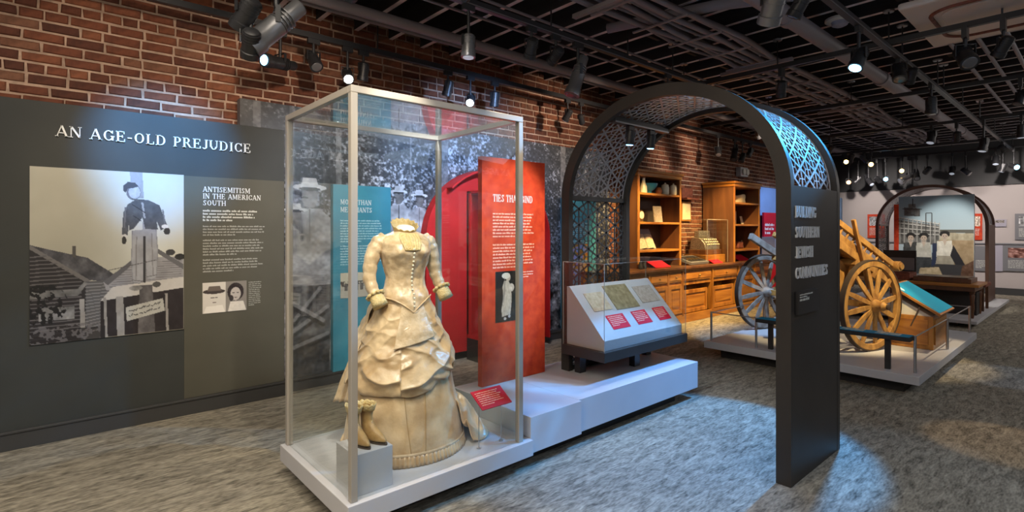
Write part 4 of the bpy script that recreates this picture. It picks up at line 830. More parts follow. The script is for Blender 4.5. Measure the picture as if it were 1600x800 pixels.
x = at(1000.5, 290, Y1)[0]; solo(MB().lathe((x, Y1 - .06, S1[0] + e), [(.055, 0), (.06, .02), (.055, .1), (.03, .17), (.025, .22), (.03, .24)], 20).build('jug', 'cream', None, smooth=True), 'tall cream jug left of the blue bowl on the top shelf', 'jug')
x = at(1025, 290, Y1)[0]; solo(MB().lathe((x, Y1 - .05, S1[0] + e), [(.04, 0), (.055, .03), (.05, .08), (.04, .09), (.035, .11)], 20).build('pot', 'orange', None, smooth=True), 'small orange pot between blue bowl and white jars', 'pot')
for px_, lb in ((1036, 'white lidded jar next to the orange pot'), (1049, 'white lidded jar at the right end of the top shelf')):
    x = at(px_, 290, Y1)[0]; T = thing('jar', (x, Y1 - .04, S1[0] + e), lb, 'jar', 'white jars on the top shelf'); MB().lathe((x, Y1 - .04, S1[0] + e), [(.06, 0), (.066, .02), (.066, .13), (.055, .15)], 20).build('jar_body', 'cream', T, smooth=True); MB().lathe((x, Y1 - .04, S1[0] + e + .15), [(.058, 0), (.06, .012), (.03, .028), (.012, .035), (.016, .05), (.004, .055)], 20).build('jar_lid', 'cream', T, smooth=True)
x = at(999, 330, Y1)[0]; T = thing('clock', (x, Y1, S1[1] + e), 'small round white-faced clock on the middle shelf', 'clock'); MB().lathe((x, Y1, S1[1] + .11), [(.075, 0), (.08, .01), (.08, .04), (.06, .045)], 24, (0, -1, 0)).build('clock_case', 'brass', T, smooth=True); MB().lathe((x, Y1 - .046, S1[1] + .11), [(.062, 0), (.06, .003)], 24, (0, -1, 0)).build('clock_face', 'cream', T); B('clock_foot', 'brass', T, (x - .05, x + .05, Y1 - .04, Y1, S1[1] + e, S1[1] + .04))
x = at(1029, 330, Y1)[0]; solo(MB(Matrix.Translation((x, Y1, S1[1] + e)) @ Matrix.Rotation(-.12, 4, 'X')).box(-.11, .11, -.01, .01, 0, .27).build('framed_card', 'papg', None), 'grey framed card standing on the middle shelf', 'card')
x = at(1015, 380, Y1)[0]; T = thing('open_book', (x, Y1, S1[2] + e), 'large open ledger propped on the lower shelf', 'book'); Tb = Matrix.Translation((x, Y1 + .03, S1[2] + e)) @ Matrix.Rotation(-.42, 4, 'X'); MB(Tb).box(-.24, .24, 0, .012, 0, .37).build('cover', 'greyd', T)
for sg in (-1, 1): MB(Tb).grid(lambda u, v: (sg * (.005 + .225 * u), -.004 - .028 * math.sin(PI * min(1, u * 1.2 + .05)) ** .7, .012 + .25 * v), 10, 2).build('page_block', 'paper', T, solid=.004)
def redcard(pxx, pyy, w, d, label, Yc=4.78):
    x = at(pxx, pyy, Yc)[0]; Tm = Matrix.Translation((x, Yc - .02, .932)) @ Matrix.Rotation(math.radians(28), 4, 'X'); mb = MB(Tm); mb.box(-w / 2, w / 2, 0, d, 0, .006); mb.T = None; mb.box(x - w / 2 + .02, x + w / 2 - .02, Yc + d * .8, Yc + d * .8 + .01, .932, .932 + d * .45); solo(mb.build('label_card', 'redlabel', None), label, 'label', 'red labels on the counter')
redcard(1035, 418, .42, .22, 'red label card on the counter below the open ledger'); redcard(1162, 412, .45, .22, 'red label card on the counter below the far shelf cabinet'); redcard(1121, 412, .34, .14, 'small red label card in front of the cash register', 4.72)
T = thing('binocular_case', (at(1004, 415, 4.8)[0], 4.8, .932), 'small dark opera glasses beside the first red counter label', 'opera glasses'); x = at(1004, 415, 4.8)[0]
for sx in (-.05, .05): MB().lathe((x + sx, 4.8, .932), [(.035, 0), (.04, .03), (.028, .07), (.022, .12), (.026, .14)], 16).build('barrel', 'black', T, smooth=True)
B('bridge', 'black', T, (x - .05, x + .05, 4.785, 4.815, .98, .995))
x = at(1090, 412, 4.78)[0]; Tm = Matrix.Translation((x, 4.74, .932)) @ Matrix.Rotation(math.radians(16), 4, 'X'); T = thing('showcase_tray', (x, 4.8, .932), 'sloping dark display tray on the counter left of the cash register', 'tray'); MB(Tm).box(-.30, .30, 0, .34, 0, .05).build('tray_frame', 'greyd', T, bevel=.005); MB(Tm).box(-.26, .26, .04, .30, .05, .054).build('tray_inset', 'black', T)
mb = MB(Tm)
for i in range(5): mb.box(-.22 + i * .1, -.18 + i * .1, .12, .17, .054, .062)
mb.build('tray_contents', 'brass', T)
# cash register on a riser below a clear cover
rx = at(1108, 380, 4.95)[0]; B('register_riser', 'oakh', None, (rx - .40, rx + .32, 4.80, 5.24, .932, 1.08), bevel=.004); o = bpy.data.objects['register_riser']; tag(o, 'low wooden riser under the cash register', 'riser')
T = thing('cash_register', (rx, 5.0, 1.081), 'ornate nickel cash register under a clear cover on the counter', 'cash register')
B('drawer_base', 'walnut', T, (rx - .30, rx + .30, 4.86, 5.2, 1.081, 1.17), bevel=.008)
prof = [(4.88, 1.171), (4.88, 1.23), (4.91, 1.30), (4.96, 1.36), (5.02, 1.39), (5.16, 1.40), (5.19, 1.171)]
MB().prism([(rx - .27, y_, z_) for y_, z_ in prof], (.54, 0, 0)).build('body', 'register', T, smooth=True, bevel=.006); B('indicator', 'register', T, (rx - .20, rx + .20, 5.04, 5.14, 1.40, 1.52), bevel=.01); B('indicator_window', 'glass2', T, (rx - .16, rx + .16, 5.034, 5.04, 1.425, 1.49))
mb = MB()
for j in range(3):
    for i in range(7): mb.lathe((rx - .21 + i * .07, 4.888 + j * .028, 1.255 + j * .045), [(.006, 0), (.006, .02), (.016, .022), (.016, .028)], 10, (0, -.8, .6))
mb.build('key', 'cream', T)
T = thing('register_cover', (rx, 5.0, .932), 'clear box cover over the cash register on the counter', 'case'); q0, q1 = rx - .43, rx + .33
for q in ((q0, q1, 4.755, 4.76, .933, 1.72), (q0, q0 + .005, 4.76, 5.245, .933, 1.72), (q1 - .005, q1, 4.76, 5.245, .933, 1.72), (q0, q1, 4.755, 5.245, 1.721, 1.726)): B('pane', 'glass', T, q)
mb = MB()
for x in (q0, q1): mb.bar((x, 4.757, .933), (x, 4.757, 1.726), .006); mb.bar((x, 4.757, 1.724), (x, 5.24, 1.724), .006)
mb.bar((q0, 4.757, 1.724), (q1, 4.757, 1.724), .006); mb.build('cover_edge', 'frame', T)
# things on the brick between the shelves
xa, xb = at(1064, 300, 5.25)[0], at(1083, 300, 5.25)[0]; T = thing('wall_bracket_shelf', ((xa + xb) / 2, 5.25, 2.1), 'small reddish bracket shelf on the brick between the shelf units', 'shelf'); B('shelf_board', 'rust', T, (xa, xb, 5.12, 5.29, 2.10, 2.13)); B('picture_board', 'rust', T, (xa + .02, xb - .03, 5.24, 5.29, 2.13, 2.32))
T = thing('framed_notice', ((xa + xb) / 2, 5.27, 1.75), 'pale framed notice on the brick between the shelf units', 'picture'); B('picture_frame', 'oak', T, (xa + .04, xb - .06, 5.26, 5.29, 1.70, 2.06)); B('notice_sheet', 'linen', T, (xa + .065, xb - .085, 5.255, 5.26, 1.725, 2.035))
# contents of the far shelf cabinet
Y2 = 4.95
def ax(px_): return at(px_, 300, Y2)[0]
x = ax(1154); solo(MB().grid(lambda u, v: (x + (.19 + .02 * math.sin(9 * v)) * math.cos(2 * PI * u), Y2 + .10 * math.sin(2 * PI * u), S2[0] + e + .17 * v + .015 * math.sin(2 * PI * u * 3)), 30, 8, True).build('linen_bundle', 'linen', None, smooth='all', solid=.01), 'rolled cream linen bundle on the top shelf of the far cabinet', 'linen')
x = ax(1174); solo(MB().grid(lambda u, v: (x + (.02 + .15 * v) * math.cos(PI * (.1 + .6 * u)) * 1.1, Y2 - .04 + .03 * math.sin(u * 30), S2[0] - .004 + .24 * v * math.sin(PI * (.1 + .8 * u))), 40, 6).build('folded_fan', 'linen', None, solid=.012), 'open cream folding fan on the top shelf of the far cabinet', 'fan')
x = ax(1147); T = thing('picture_frame', (x, Y2, S2[1] + e), 'gilt framed picture on the middle shelf of the far cabinet', 'picture'); B('frame', 'brass', T, (x - .10, x + .10, Y2, Y2 + .02, S2[1] + e, S2[1] + .27)); B('sheet', 'paper', T, (x - .075, x + .075, Y2 - .004, Y2, S2[1] + .03, S2[1] + .245))
x = ax(1163); solo(MB(Matrix.Translation((x, Y2, S2[1] + e)) @ Matrix.Rotation(-.25, 4, 'X')).box(-.11, .09, 0, .012, 0, .17).build('standing_card', 'cream', None), 'white card leaning on the middle shelf of the far cabinet', 'card')
x = ax(1152); solo(B('leather_case', 'rust', None, (x - .16, x + .06, Y2 - .1, Y2 + .12, S2[2] + e, S2[2] + .14), bevel=.02), 'reddish leather case on the lower shelf of the far cabinet', 'case')
x = ax(1165); solo(MB(Matrix.Translation((x, Y2, S2[2] + e)) @ Matrix.Rotation(-.25, 4, 'X')).box(-.10, .08, 0, .012, 0, .16).build('standing_card', 'linen', None), 'buff card leaning on the lower shelf of the far cabinet', 'card')
# beyond the counter: blue wall graphic, red panel, trunk, barrel lid
T = thing('wall_graphic', (13.5, 5.25, 0), 'pale blue wall graphic beyond the far shelf cabinet', 'panel'); B('graphic_board', 'wallb', T, (11.3, 16.9, 5.2, 5.29, 0, 2.5))
x = at(1207, 345, 5.0)[0]; T = thing('text_panel', (x, 5.0, 1.2), 'small red text panel standing before the pale blue wall', 'panel'); B('panel_board', 'redlabel', T, (x - .25, x + .45, 5.08, 5.12, 1.28, 1.92)); mb = MB(); textlines(mb, (x - .2, 5.08, 1.62), (1, 0, 0), (0, 0, 1), (0, -1, 0), .55, 3, .09, .06, seed=81); mb.build('panel_text', 'letter', T)
T = thing('trunk_stand', (x, 4.9, 0), 'tall display plinth coloured by blue light behind the grey cart wheel', 'plinth'); B('plinth_body', 'wallb', T, (x - .42, x + .6, 4.75, 5.08, 0, .80)); B('plinth_step', 'lav', T, (x - .36, x + .55, 4.80, 5.08, .80, 1.38))  # blue light on the trunk stand is put into its colour
t2 = MB().prism([(x - .40, 4.72, .801), (x - .40, 4.72, 1.0), (x - .1, 4.72, .801)], (0, .06, 0)).build('book_rest', 'walnut', None); tag(t2, 'small wooden wedge leaning on the blue-lit display plinth', 'book rest')
x = at(1211, 425, 4.4)[0]; solo(MB().lathe((x, 4.4, .62), [(.34, 0), (.36, .01), (.36, .04), (.34, .05)], 32, (0, -1, 0)).build('round_sign', 'redlabel', None), 'round red disc sign behind the grey cart wheel', 'sign')
o = bpy.data.objects['round_sign']; mb = MB(); mb.bar((0, 0, -.34), (0, 0, -.62), .05); mb.v = [(v[0] + x, v[1] + 4.4, v[2] + .62) for v in mb.v]; mb.build('sign_post', 'black', o)
# emergency light on the brick
x, z = at(1162, 269, 5.2); T = thing('emergency_light', (x, 5.2, z), 'white emergency light with two round heads on the brick wall', 'emergency light'); B('housing', 'white', T, (x - .17, x + .17, 5.18, 5.29, z - .10, z + .10), bevel=.01)
for sx in (-.08, .08): MB().lathe((x + sx, 5.18, z), [(.06, 0), (.065, .04), (.05, .045)], 16, (0, -1, 0)).build('lamp_head', 'white2', T, smooth=True)
# ------------------------------------------------------------------ cart platform
T = thing('cart_platform', (7.5, 2.2, 0), 'broad white platform under the two-wheeled cart and oak kiosk', 'platform')
B('recessed_plinth', 'plinth', T, (6.12, 8.95, 1.30, 3.12, 0, .12)); B('deck', 'white', T, (5.955, 9.07, 1.15, 3.25, .12, .20), bevel=.003)
DZ = .201
# cart
AX = Vector((7.07, 2.43, 0)); fw = Vector((.953, -.302, 0)); sd = Vector((.302, .953, 0)); WR = .505
T = thing('cart', (AX.x, AX.y, DZ), 'old two-wheeled wooden peddler cart tipped up on the white platform', 'cart')
def wheel(c, m, name):
    c = Vector(c); ax = -sd; w_ = MB(); a_ = fw; b_ = Vector((0, 0, 1)); n = 48; R0, R1, h = WR - .012, WR - .075, .024; vs = []
    for k in range(n):
        t = 2 * PI * k / n; r_ = a_ * math.cos(t) + b_ * math.sin(t); vs += [c + r_ * R0 - ax * h, c + r_ * R0 + ax * h, c + r_ * R1 + ax * h, c + r_ * R1 - ax * h]
    w_.add(vs, [(4 * k + j, 4 * k + (j + 1) % 4, 4 * ((k + 1) % n) + (j + 1) % 4, 4 * ((k + 1) % n) + j) for k in range(n) for j in range(4)]); W = w_.build('wheel', m, T, smooth=True, bevel=.004)
    vs = []; mb = MB()
    for k in range(n):
        t = 2 * PI * k / n; r_ = a_ * math.cos(t) + b_ * math.sin(t); vs += [c + r_ * WR - ax * .028, c + r_ * WR + ax * .028, c + r_ * (R0 + .001) + ax * .028, c + r_ * (R0 + .001) - ax * .028]
    mb.add(vs, [(4 * k + j, 4 * k + (j + 1) % 4, 4 * ((k + 1) % n) + (j + 1) % 4, 4 * ((k + 1) % n) + j) for k in range(n) for j in range(4)]); mb.build('tyre', 'iron', W, smooth=True)
    for k in range(12):
        t = 2 * PI * (k + .3) / 12; r_ = a_ * math.cos(t) + b_ * math.sin(t); tn = -a_ * math.sin(t) + b_ * math.cos(t); P_ = [c + r_ * r + ax * (.035 * (1 - r / .45)) for r in (.06, .15, .30, .44)]; q = MB(); vs = []
        for p, (w1, w2) in zip(P_, ((.024, .030), (.030, .024), (.036, .020), (.026, .020))): vs += [p + tn * w1 / 1.2 + ax * w2 / 2, p - tn * w1 / 1.2 + ax * w2 / 2, p - tn * w1 / 1.2 - ax * w2 / 2, p + tn * w1 / 1.2 - ax * w2 / 2]
        q.add(vs, [(4 * i + j, 4 * i + (j + 1) % 4, 4 * i + 4 + (j + 1) % 4, 4 * i + 4 + j) for i in range(3) for j in range(4)] + [(0, 1, 2, 3), (12, 13, 14, 15)]); q.build('spoke', m, W, bevel=.003)
    MB().lathe(c - ax * .10, [(.045, 0), (.06, .02), (.075, .07), (.078, .12), (.066, .16), (.05, .20), (.052, .23), (.036, .25), (.034, .27)], 24, ax).build('hub', m, W, smooth=True)
    MB().lathe(c + ax * .168, [(.030, 0), (.030, .02), (.012, .025)], 14, ax).build('axle_cap', 'iron', W, smooth=True)
hz = DZ + WR
wheel(AX - sd * .71 + Vector((0, 0, hz)), 'cart', 'near'); wheel(AX + sd * .71 + Vector((0, 0, hz)), 'cartg', 'far')
MB().bar(AX - sd * .66 + Vector((0, 0, hz)), AX + sd * .66 + Vector((0, 0, hz)), .07).build('axle', 'cart', T, bevel=.006)
def cp(t, s, z): return AX + fw * t + sd * s + Vector((0, 0, z))
zr = lambda t: 1.475 - .51 * t      # top rail
zs = lambda t: 1.235 - .50 * t      # sill rail
tdir = (fw + Vector((0, 0, -.505))).normalized(); up_ = tdir.cross(-sd).normalized(); up_ = up_ if up_.z > 0 else -up_
for s_, ta, tb in ((-.53, -.55, .70), (.53, -.02, .70)):
    MB().bar(cp(ta, s_, zr(ta)), cp(tb, s_, zr(tb)), .05, .065, up_).build('top_rail', 'cart', T, bevel=.006)
    MB().bar(cp(-.50 if s_ < 0 else -.45, s_, zs(-.50 if s_ < 0 else -.45)), cp(.62, s_, zs(.62)), .055, .085, up_).build('side_sill', 'cart' if s_ < 0 else 'cartg', T, bevel=.006)
    k = 0; t = -.42 if s_ < 0 else .06
    while t < .6:
        MB().bar(cp(t, s_, zs(t) + .03), cp(t + .10, s_, zr(t + .10) - .02), .022, .022, up_).build('rung', 'cart', T); t += .105
for k in range(9):
    s_ = -.48 + k * .12; t_ = -.36 if s_ < 0 else .08; MB().bar(cp(t_, s_, zs(t_) - .01), cp(.60, s_, zs(.60) - .01), .112, .02, up_).build('floor_plank', 'cart', T, bevel=.003)
for t in (-.33, 0, .3): MB().bar(cp(t, -.56, zs(t) - .07), cp(t, .56 if t > -.1 else .1, zs(t) - .07), .06, .07, up_).build('cross_bearer', 'cart', T, bevel=.004)
for t in (-.04, ): MB().bar(cp(t + .22, -.575, zs(t + .22) - .28), cp(t - .06, -.575, zr(t - .06) + .13), .04, .035, fw).build('stake', 'cart', T, bevel=.004)
MB().bar(cp(-.30, -.30, hz), cp(-.55, -.30, zs(-.55) - .05), .05).build('strut', 'cart', T); MB().bar(cp(-.42, -.535, zs(-.42) + .085), cp(.30, -.535, zs(.30) + .085), .018, .085, up_).build('side_board', 'cart', T, bevel=.004)
for s_ in (-.3, .3): MB().bar(cp(.0, s_, hz), cp(.0, s_, zs(0) - .02), .09, .07, fw).build('bolster', 'cart', T, bevel=.005)
mb = MB(); mb.prism([cp(-.30, -.42, .95), cp(-.05, -.42, .80), cp(.12, -.42, .98), cp(.0, -.42, 1.15), cp(-.30, -.42, 1.30)], sd * .5); mb.build('belly_box', 'cart', T, bevel=.006)
for t0 in (-.30, .02): MB().tube([cp(t0, -.46, .90), cp(t0 - .03, -.50, 1.02), cp(t0 + .01, -.49, 1.13), cp(t0 + .06, -.47, 1.18)], [.035, .045, .04, .028], 12).build('wooden_knee', 'cart', T, smooth='all')
MB().cyl(cp(.72, -.62, zr(.70) - .01), cp(.72, .62, zr(.70) - .01), .035).build('end_roller', 'cart', T, smooth=True)
for s_ in (-.56, .56): MB().lathe(cp(.72, s_, zr(.70) - .01), [(.055, -.04), (.06, -.03), (.06, .03), (.055, .04)], 18, sd).build('roller_block', 'cart', T, smooth=True)
mb = MB()
for a_, b_ in (((.1, -.4, .75), (-.35, -.2, .32)), ((-.35, -.35, .32), (.3, .2, .55)), ((.2, .35, .75), (-.5, .1, .36))): mb.bar(cp(*a_), cp(*b_), .05)
mb.build('fallen_shaft', 'cartg', T)
mb = MB(); mb.bar(cp(-.42, .0, .23), cp(-.1, .1, .72), .06); mb.build('prop', 'iron', T)
# kiosk with blue sloping screen print
T = thing('oak_kiosk', (7.75, 1.5, DZ), 'golden oak box kiosk with sloping blue text panel beside the cart', 'kiosk')
a0, a1, b0, b1 = 7.38, 8.08, 1.30, 1.72
B('kiosk_body', 'oak', T, (a0, a1, b0, b1, DZ, .57), bevel=.004)
for q in ((a0 - .012, a0, b0 + .05, b1 - .05), ): B('side_panel', 'oakh', T, (q[0], q[1], b0 + .045, b1 - .045, .25, .53), bevel=.004)
B('front_panel', 'oakh', T, (a0 + .05, a1 - .05, b0 - .012, b0, .25, .53), bevel=.004)
MB().prism([(a0 + .02, b0 + .02, .571), (a0 + .02, b1 - .02, .571), (a0 + .02, b1 - .02, .80)], (a1 - a0 - .04, 0, 0)).build('riser_wedge', 'white2', T)
sl2 = Vector((0, .47, .30)).normalized(); Tk = Matrix.Translation((a0 - .03, b0 - .06, .585)) @ Matrix.Rotation(math.atan2(.30, .47), 4, 'X'); lw = a1 - a0 + .06
ld = MB(Tk).box(0, lw, 0, .56, 0, .028).build('sloping_lid', 'oakh', T, bevel=.003); MB(Tk).box(.022, lw - .022, .022, .538, .0285, .032).build('blue_panel', 'tealb', ld)
mb = MB(Tk); o0 = Tk @ Vector((.14, .44, .033)); U_ = Tk.to_3x3() @ Vector((1, 0, 0)); V_ = Tk.to_3x3() @ Vector((0, 1, 0)); N_ = Tk.to_3x3() @ Vector((0, 0, 1)); textlines(mb, o0, U_, V_, N_, .46, 12, .031, .016, seed=91); mb.T = Tk; mb.lathe((.09, .46, .032), [(.045, 0), (.043, .002)], 20); mb.build('panel_text', 'inkt', ld)
MB().bar((a0 - .008, b0 + .20, .45), (a0 - .008, b0 + .12, .67), .02, .012).build('lid_stay', 'iron', T)
# blue-topped graphic rail
T = thing('graphic_rail', (6.1, 1.95, DZ), 'low slim rail with bright blue graphic top along the cart platform', 'rail'); B('rail_body', 'plinth', T, (6.02, 6.19, 1.235, 2.66, .495, .535)); B('blue_top', 'tealb', T, (6.025, 6.185, 1.24, 2.655, .536, .539))
for y in (1.40, 2.5): B('post', 'plinth', T, (6.075, 6.115, y, y + .045, DZ, .495))
cvm = mat('pale_picture_print', (.75, .72, .62), .5, col2=(.05, .35, .5), scale=30); mb = MB()
for y in (1.32, 1.62, 2.0): mb.box(6.05, 6.16, y, y + .2, .5395, .541)
mb.build('picture_print', cvm, T)
# barrier around the platform
T = thing('low_barrier', (7.5, 2.2, DZ), 'low barrier of short steel posts and thin rail around the cart platform', 'barrier')
pts = [(6.04, 3.20), (6.04, 2.66), (6.10, 1.21), (7.58, 1.21), (9.0, 1.21)]
for x, y in pts: MB().cyl((x, y, DZ), (x, y, .55), .013, n=14).build('post', 'steel', T, smooth=True)
for x, y in ((7.5, 3.20), (9.0, 3.20)): MB().cyl((x, y, DZ), (x, y, .55), .013, n=14).build('post', 'steel', T, smooth=True)
for p, q in (((6.04, 3.2), (6.04, 2.66)), ((6.10, 1.21), (9.0, 1.21)), ((6.04, 3.2), (9.0, 3.2)), ((9.0, 1.21), (9.0, 3.2))): MB().cyl((*p, .54), (*q, .54), .006, n=8).build('rail', 'steel', T, smooth=True)
# ------------------------------------------------------------------ far exhibit: low platform, table, seat, photograph panel
T = thing('far_platform', (12.6, 2.1, 0), 'low pale platform under the table and riverboat photograph', 'platform'); B('recessed_plinth', 'plinth', T, (10.9, 14.6, 1.62, 3.6, 0, .07)); B('deck', 'white', T, (10.75, 14.7, 1.36, 3.75, .07, .12), bevel=.003)
T = thing('work_table', (11.4, 1.95, .121), 'dark-legged wooden table standing before the riverboat photograph', 'table')
B('tabletop', 'oakh', T, (11.0, 11.9, 1.37, 2.62, .62, .665), bevel=.004)
for x in (11.06, 11.78):
    for y in (1.43, 2.5): MB().lathe((x + .03, y + .03, .121), [(.018, 0), (.026, .04), (.018, .08), (.03, .16), (.024, .25), (.034, .36), (.026, .38), (.036, .40), (.036, .499)], 14).build('leg', 'walnut', T, smooth=True)
B('apron', 'walnut', T, (11.04, 11.86, 1.42, 2.56, .55, .62)); B('shelf_panel', 'plinth', T, (11.5, 11.86, 1.46, 2.52, .121, .5))
t2 = B('wooden_tray', 'walnut', None, (11.15, 11.75, 1.48, 2.24, .666, .74), (11.2, 11.7, 1.53, 2.19, .74, .755), bevel=.004); tag(t2, 'long brown wooden tray lying on the far table', 'tray')
T = thing('stool', (12.4, 1.55, .121), 'dark stool behind the right end of the far table', 'stool'); B('seat', 'rust', T, (12.15, 12.75, 1.42, 1.75, .54, .60), bevel=.01)
for x in (12.18, 12.68):
    for y in (1.45, 1.68): B('leg', 'walnut', T, (x, x + .04, y, y + .04, .121, .54))
T = thing('photograph_panel', (12.9, 2.1, .121), 'large riverboat photograph panel framed by the distant arch', 'panel'); PX = 12.9
ya, yb_ = 1.67, 2.825; B('panel_board', 'greyd', T, (PX, PX + .06, ya, yb_, .121, 2.20)); B('red_edge', 'red', T, (PX - .01, PX + .42, yb_, yb_ + .08, .121, 2.05))
cv = Canvas(150, 200, .5); cv.aspect = .6; g_ = cv.Y
cv.a = (np.array((.46, .55, .60))[None, None] * (1 - .0 * g_[..., None])) + (np.clip(g_ * 2.2, 0, 1) * .20)[..., None] * np.array((1, .9, .8))
cv.poly([(0, .30), (.55, .38), (.58, .62), (0, .62)], (.36, .36, .35), tex=.45, seed=1)
for q in range(4): cv.line(0, .27 + q * .07, .56, .36 + q * .045, .012, (.70, .70, .68)); cv.line(0, .285 + q * .07, .56, .372 + q * .045, .008, (.15, .15, .15))
for q in range(10): cv.line(.02 + q * .06, .27 + q * .008, .02 + q * .06, .60, .008, (.62, .62, .60))
cv.poly([(.08, .14), (.30, .16), (.30, .26), (.08, .25)], (.28, .28, .28), tex=.4); cv.poly([(.14, .10), (.24, .10), (.24, .15), (.14, .15)], (.35, .35, .35)); cv.line(.20, .03, .20, .12, .008, (.1, .1, .1)); cv.line(.06, .16, .32, .17, .01, (.15, .15, .15)); cv.line(.38, .22, .38, .55, .008, (.2, .2, .2)); cv.line(.46, .22, .46, .5, .008, (.2, .2, .2)); cv.line(.38, .22, .46, .22, .008, (.2, .2, .2))
cv.poly([(.57, .43), (1, .43), (1, .475), (.57, .465)], (.36, .36, .33)); cv.poly([(.57, .47), (1, .475), (1, .60), (.57, .58)], (.66, .63, .54), tex=.3); cv.poly([(.55, .56), (1, .56), (1, 1), (.5, 1)], (.62, .54, .42), tex=.2)
def lady(cx, cy, top, skirt_, hair=.12, kneel=False):
    cv.poly([(cx - .10, cy + .10), (cx + .09, cy + .09), (cx + .11, cy + .30), (cx - .11, cy + .30)], top, tex=.25, seed=int(cx * 90)); cv.poly([(cx - .10, cy + .28), (cx + .10, cy + .28), (cx + .15, 1), (cx - .15, 1)], skirt_, tex=.15, seed=int(cx * 70))
    cv.ell(cx, cy + .01, .068, .042, hair, tex=.1); cv.ell(cx, cy + .040, .042, .036, (.70, .64, .58)); cv.ell(cx - .016, cy + .035, .008, .004, .25); cv.ell(cx + .016, cy + .035, .008, .004, .25); cv.ell(cx, cy + .058, .014, .004, .4); cv.poly([(cx - .03, cy + .08), (cx + .03, cy + .08), (cx, cy + .16)], (.72, .66, .6))
lady(.17, .50, (.24, .25, .25), (.20, .21, .22)); lady(.35, .50, (.72, .72, .68), (.21, .23, .24)); cv.poly([(.47, .60), (.60, .60), (.60, .95), (.45, .95)], (.16, .20, .30)); lady(.63, .475, (.82, .81, .76), (.62, .60, .54)); cv.poly([(.74, .62), (.90, .88), (.80, .92), (.70, .75)], (.15, .15, .17)); cv.poly([(.52, .86), (.92, .86), (.92, 1), (.30, 1)], (.22, .22, .23)); cv.poly([(.30, .92), (.55, .90), (.60, 1), (.28, 1)], (.68, .62, .5), tex=.3); cv.poly([(.85, .88), (1, .80), (1, 1), (.83, 1)], (.38, .28, .22), tex=.3)
print_mesh('photograph_print', cv, (PX, yb_ , 2.20), (0, -1, 0), (0, 0, -1), yb_ - ya, 1.535, (-1, 0, 0), T, .004)
T = thing('sewing_machine_case', (11.4, 2.45, .666), 'dark open-lidded case on a reddish box at the left of the far table', 'case'); B('box', 'rust', T, (11.2, 11.7, 2.30, 2.62, .666, .78)); B('cushion', 'rust', T, (11.25, 11.65, 2.32, 2.6, .78, .80), bevel=.008); B('lid', 'plinth', T, (11.45, 11.5, 2.26, 2.74, .80, 1.17)); B('lid_lining', 'greyd', T, (11.44, 11.45, 2.28, 2.72, .82, 1.04))
# far wall panels
def fwp(x, y):
    k = (x - 800) / 823; d = XF / (CA + SA * k); return d * (SA - CA * k), EYE - (y - 358) / 823 * d
def wallpanel(x0_, y0_, x1_, y1_, m, label, pic=None, text=True, xo=0.0, seed=1):
    (ya_, za), (yb2, zb2) = fwp(x0_, y0_), fwp(x1_, y1_); T = thing('wall_panel', (XF, (ya_ + yb2) / 2, zb2), label, 'panel'); xf = XF - .04 - xo; B('panel_board', m, T, (xf, XF - .001 - xo, yb2, ya_, zb2, za))
    if pic:
        c_ = Canvas(40, 30, .5); nz_ = vnoise(40, 30, 7, 6, seed, 3); c_.a = (nz_[..., None] - .5) * 1.1 + np.array(pic); f_ = ya_ - (ya_ - yb2) * .12; w2 = (ya_ - yb2) * .72; print_mesh('picture_print', c_, (xf, f_, za - (za - zb2) * .10), (0, -1, 0), (0, 0, -1), w2, (za - zb2) * .38, (-1, 0, 0), T, .004)
    if text: mb = MB(); textlines(mb, (xf, ya_ - (ya_ - yb2) * .12, za - (za - zb2) * .6), (0, -1, 0), (0, 0, 1), (-1, 0, 0), (ya_ - yb2) * .7, 6, (za - zb2) * .055, (za - zb2) * .03, seed=seed); mb.build('panel_text', 'ink', T)
wallpanel(1356, 335, 1383, 372, 'red', 'red text panel on the far wall seen left of the riverboat photograph', (.6, .6, .6), seed=3); wallpanel(1516, 334, 1535, 375, 'red', 'red text panel on the far wall seen right of the riverboat photograph', (.7, .62, .55), seed=4)
wallpanel(1552, 343, 1573, 354, 'lav', 'small grey picture on the far wall right of the distant arch', (.5, .47, .44), False, seed=5); wallpanel(1586, 334, 1640, 375, 'greyd', 'grey framed panel high on the far wall at its right end', (.6, .6, .6), seed=6)
wallpanel(1300, 376, 1640, 383, 'greyd', 'dark grey timeline strip running across the far wall', None, False, xo=.0)
wallpanel(1522, 384, 1548, 424, 'greyd', 'mid grey low panel behind the right leg of the distant arch', None, True, seed=7); wallpanel(1552, 383, 1567, 424, 'lav', 'narrow lavender panel low on the far wall', None, False); wallpanel(1567, 383, 1640, 426, 'greyd', 'wide dark grey panel with reddish picture low on the far wall', (.55, .38, .34), True, seed=8)
mb = MB()
for x_, y_ in ((1579, 350), (1529, 395), (1596, 392)):
    (yy, zz) = fwp(x_, y_); letters(mb, 'III', (XF - .045, yy + .06, zz - .15), (0, 0, 1), (0, 1, 0), (-1, 0, 0), .10, .30, .004) if False else mb.box(XF - .05, XF - .045, yy - .12, yy + .12, zz - .14, zz + .14)
(yy, zz) = fwp(1316, 330); T = thing('blue_column_panel', (XF - .6, yy, 0), 'tall slate blue panel at the left end of the far wall', 'panel'); B('panel_board', 'bluep', T, (XF - .7, XF - .6, yy - .18, yy + .22, 0, 2.4))
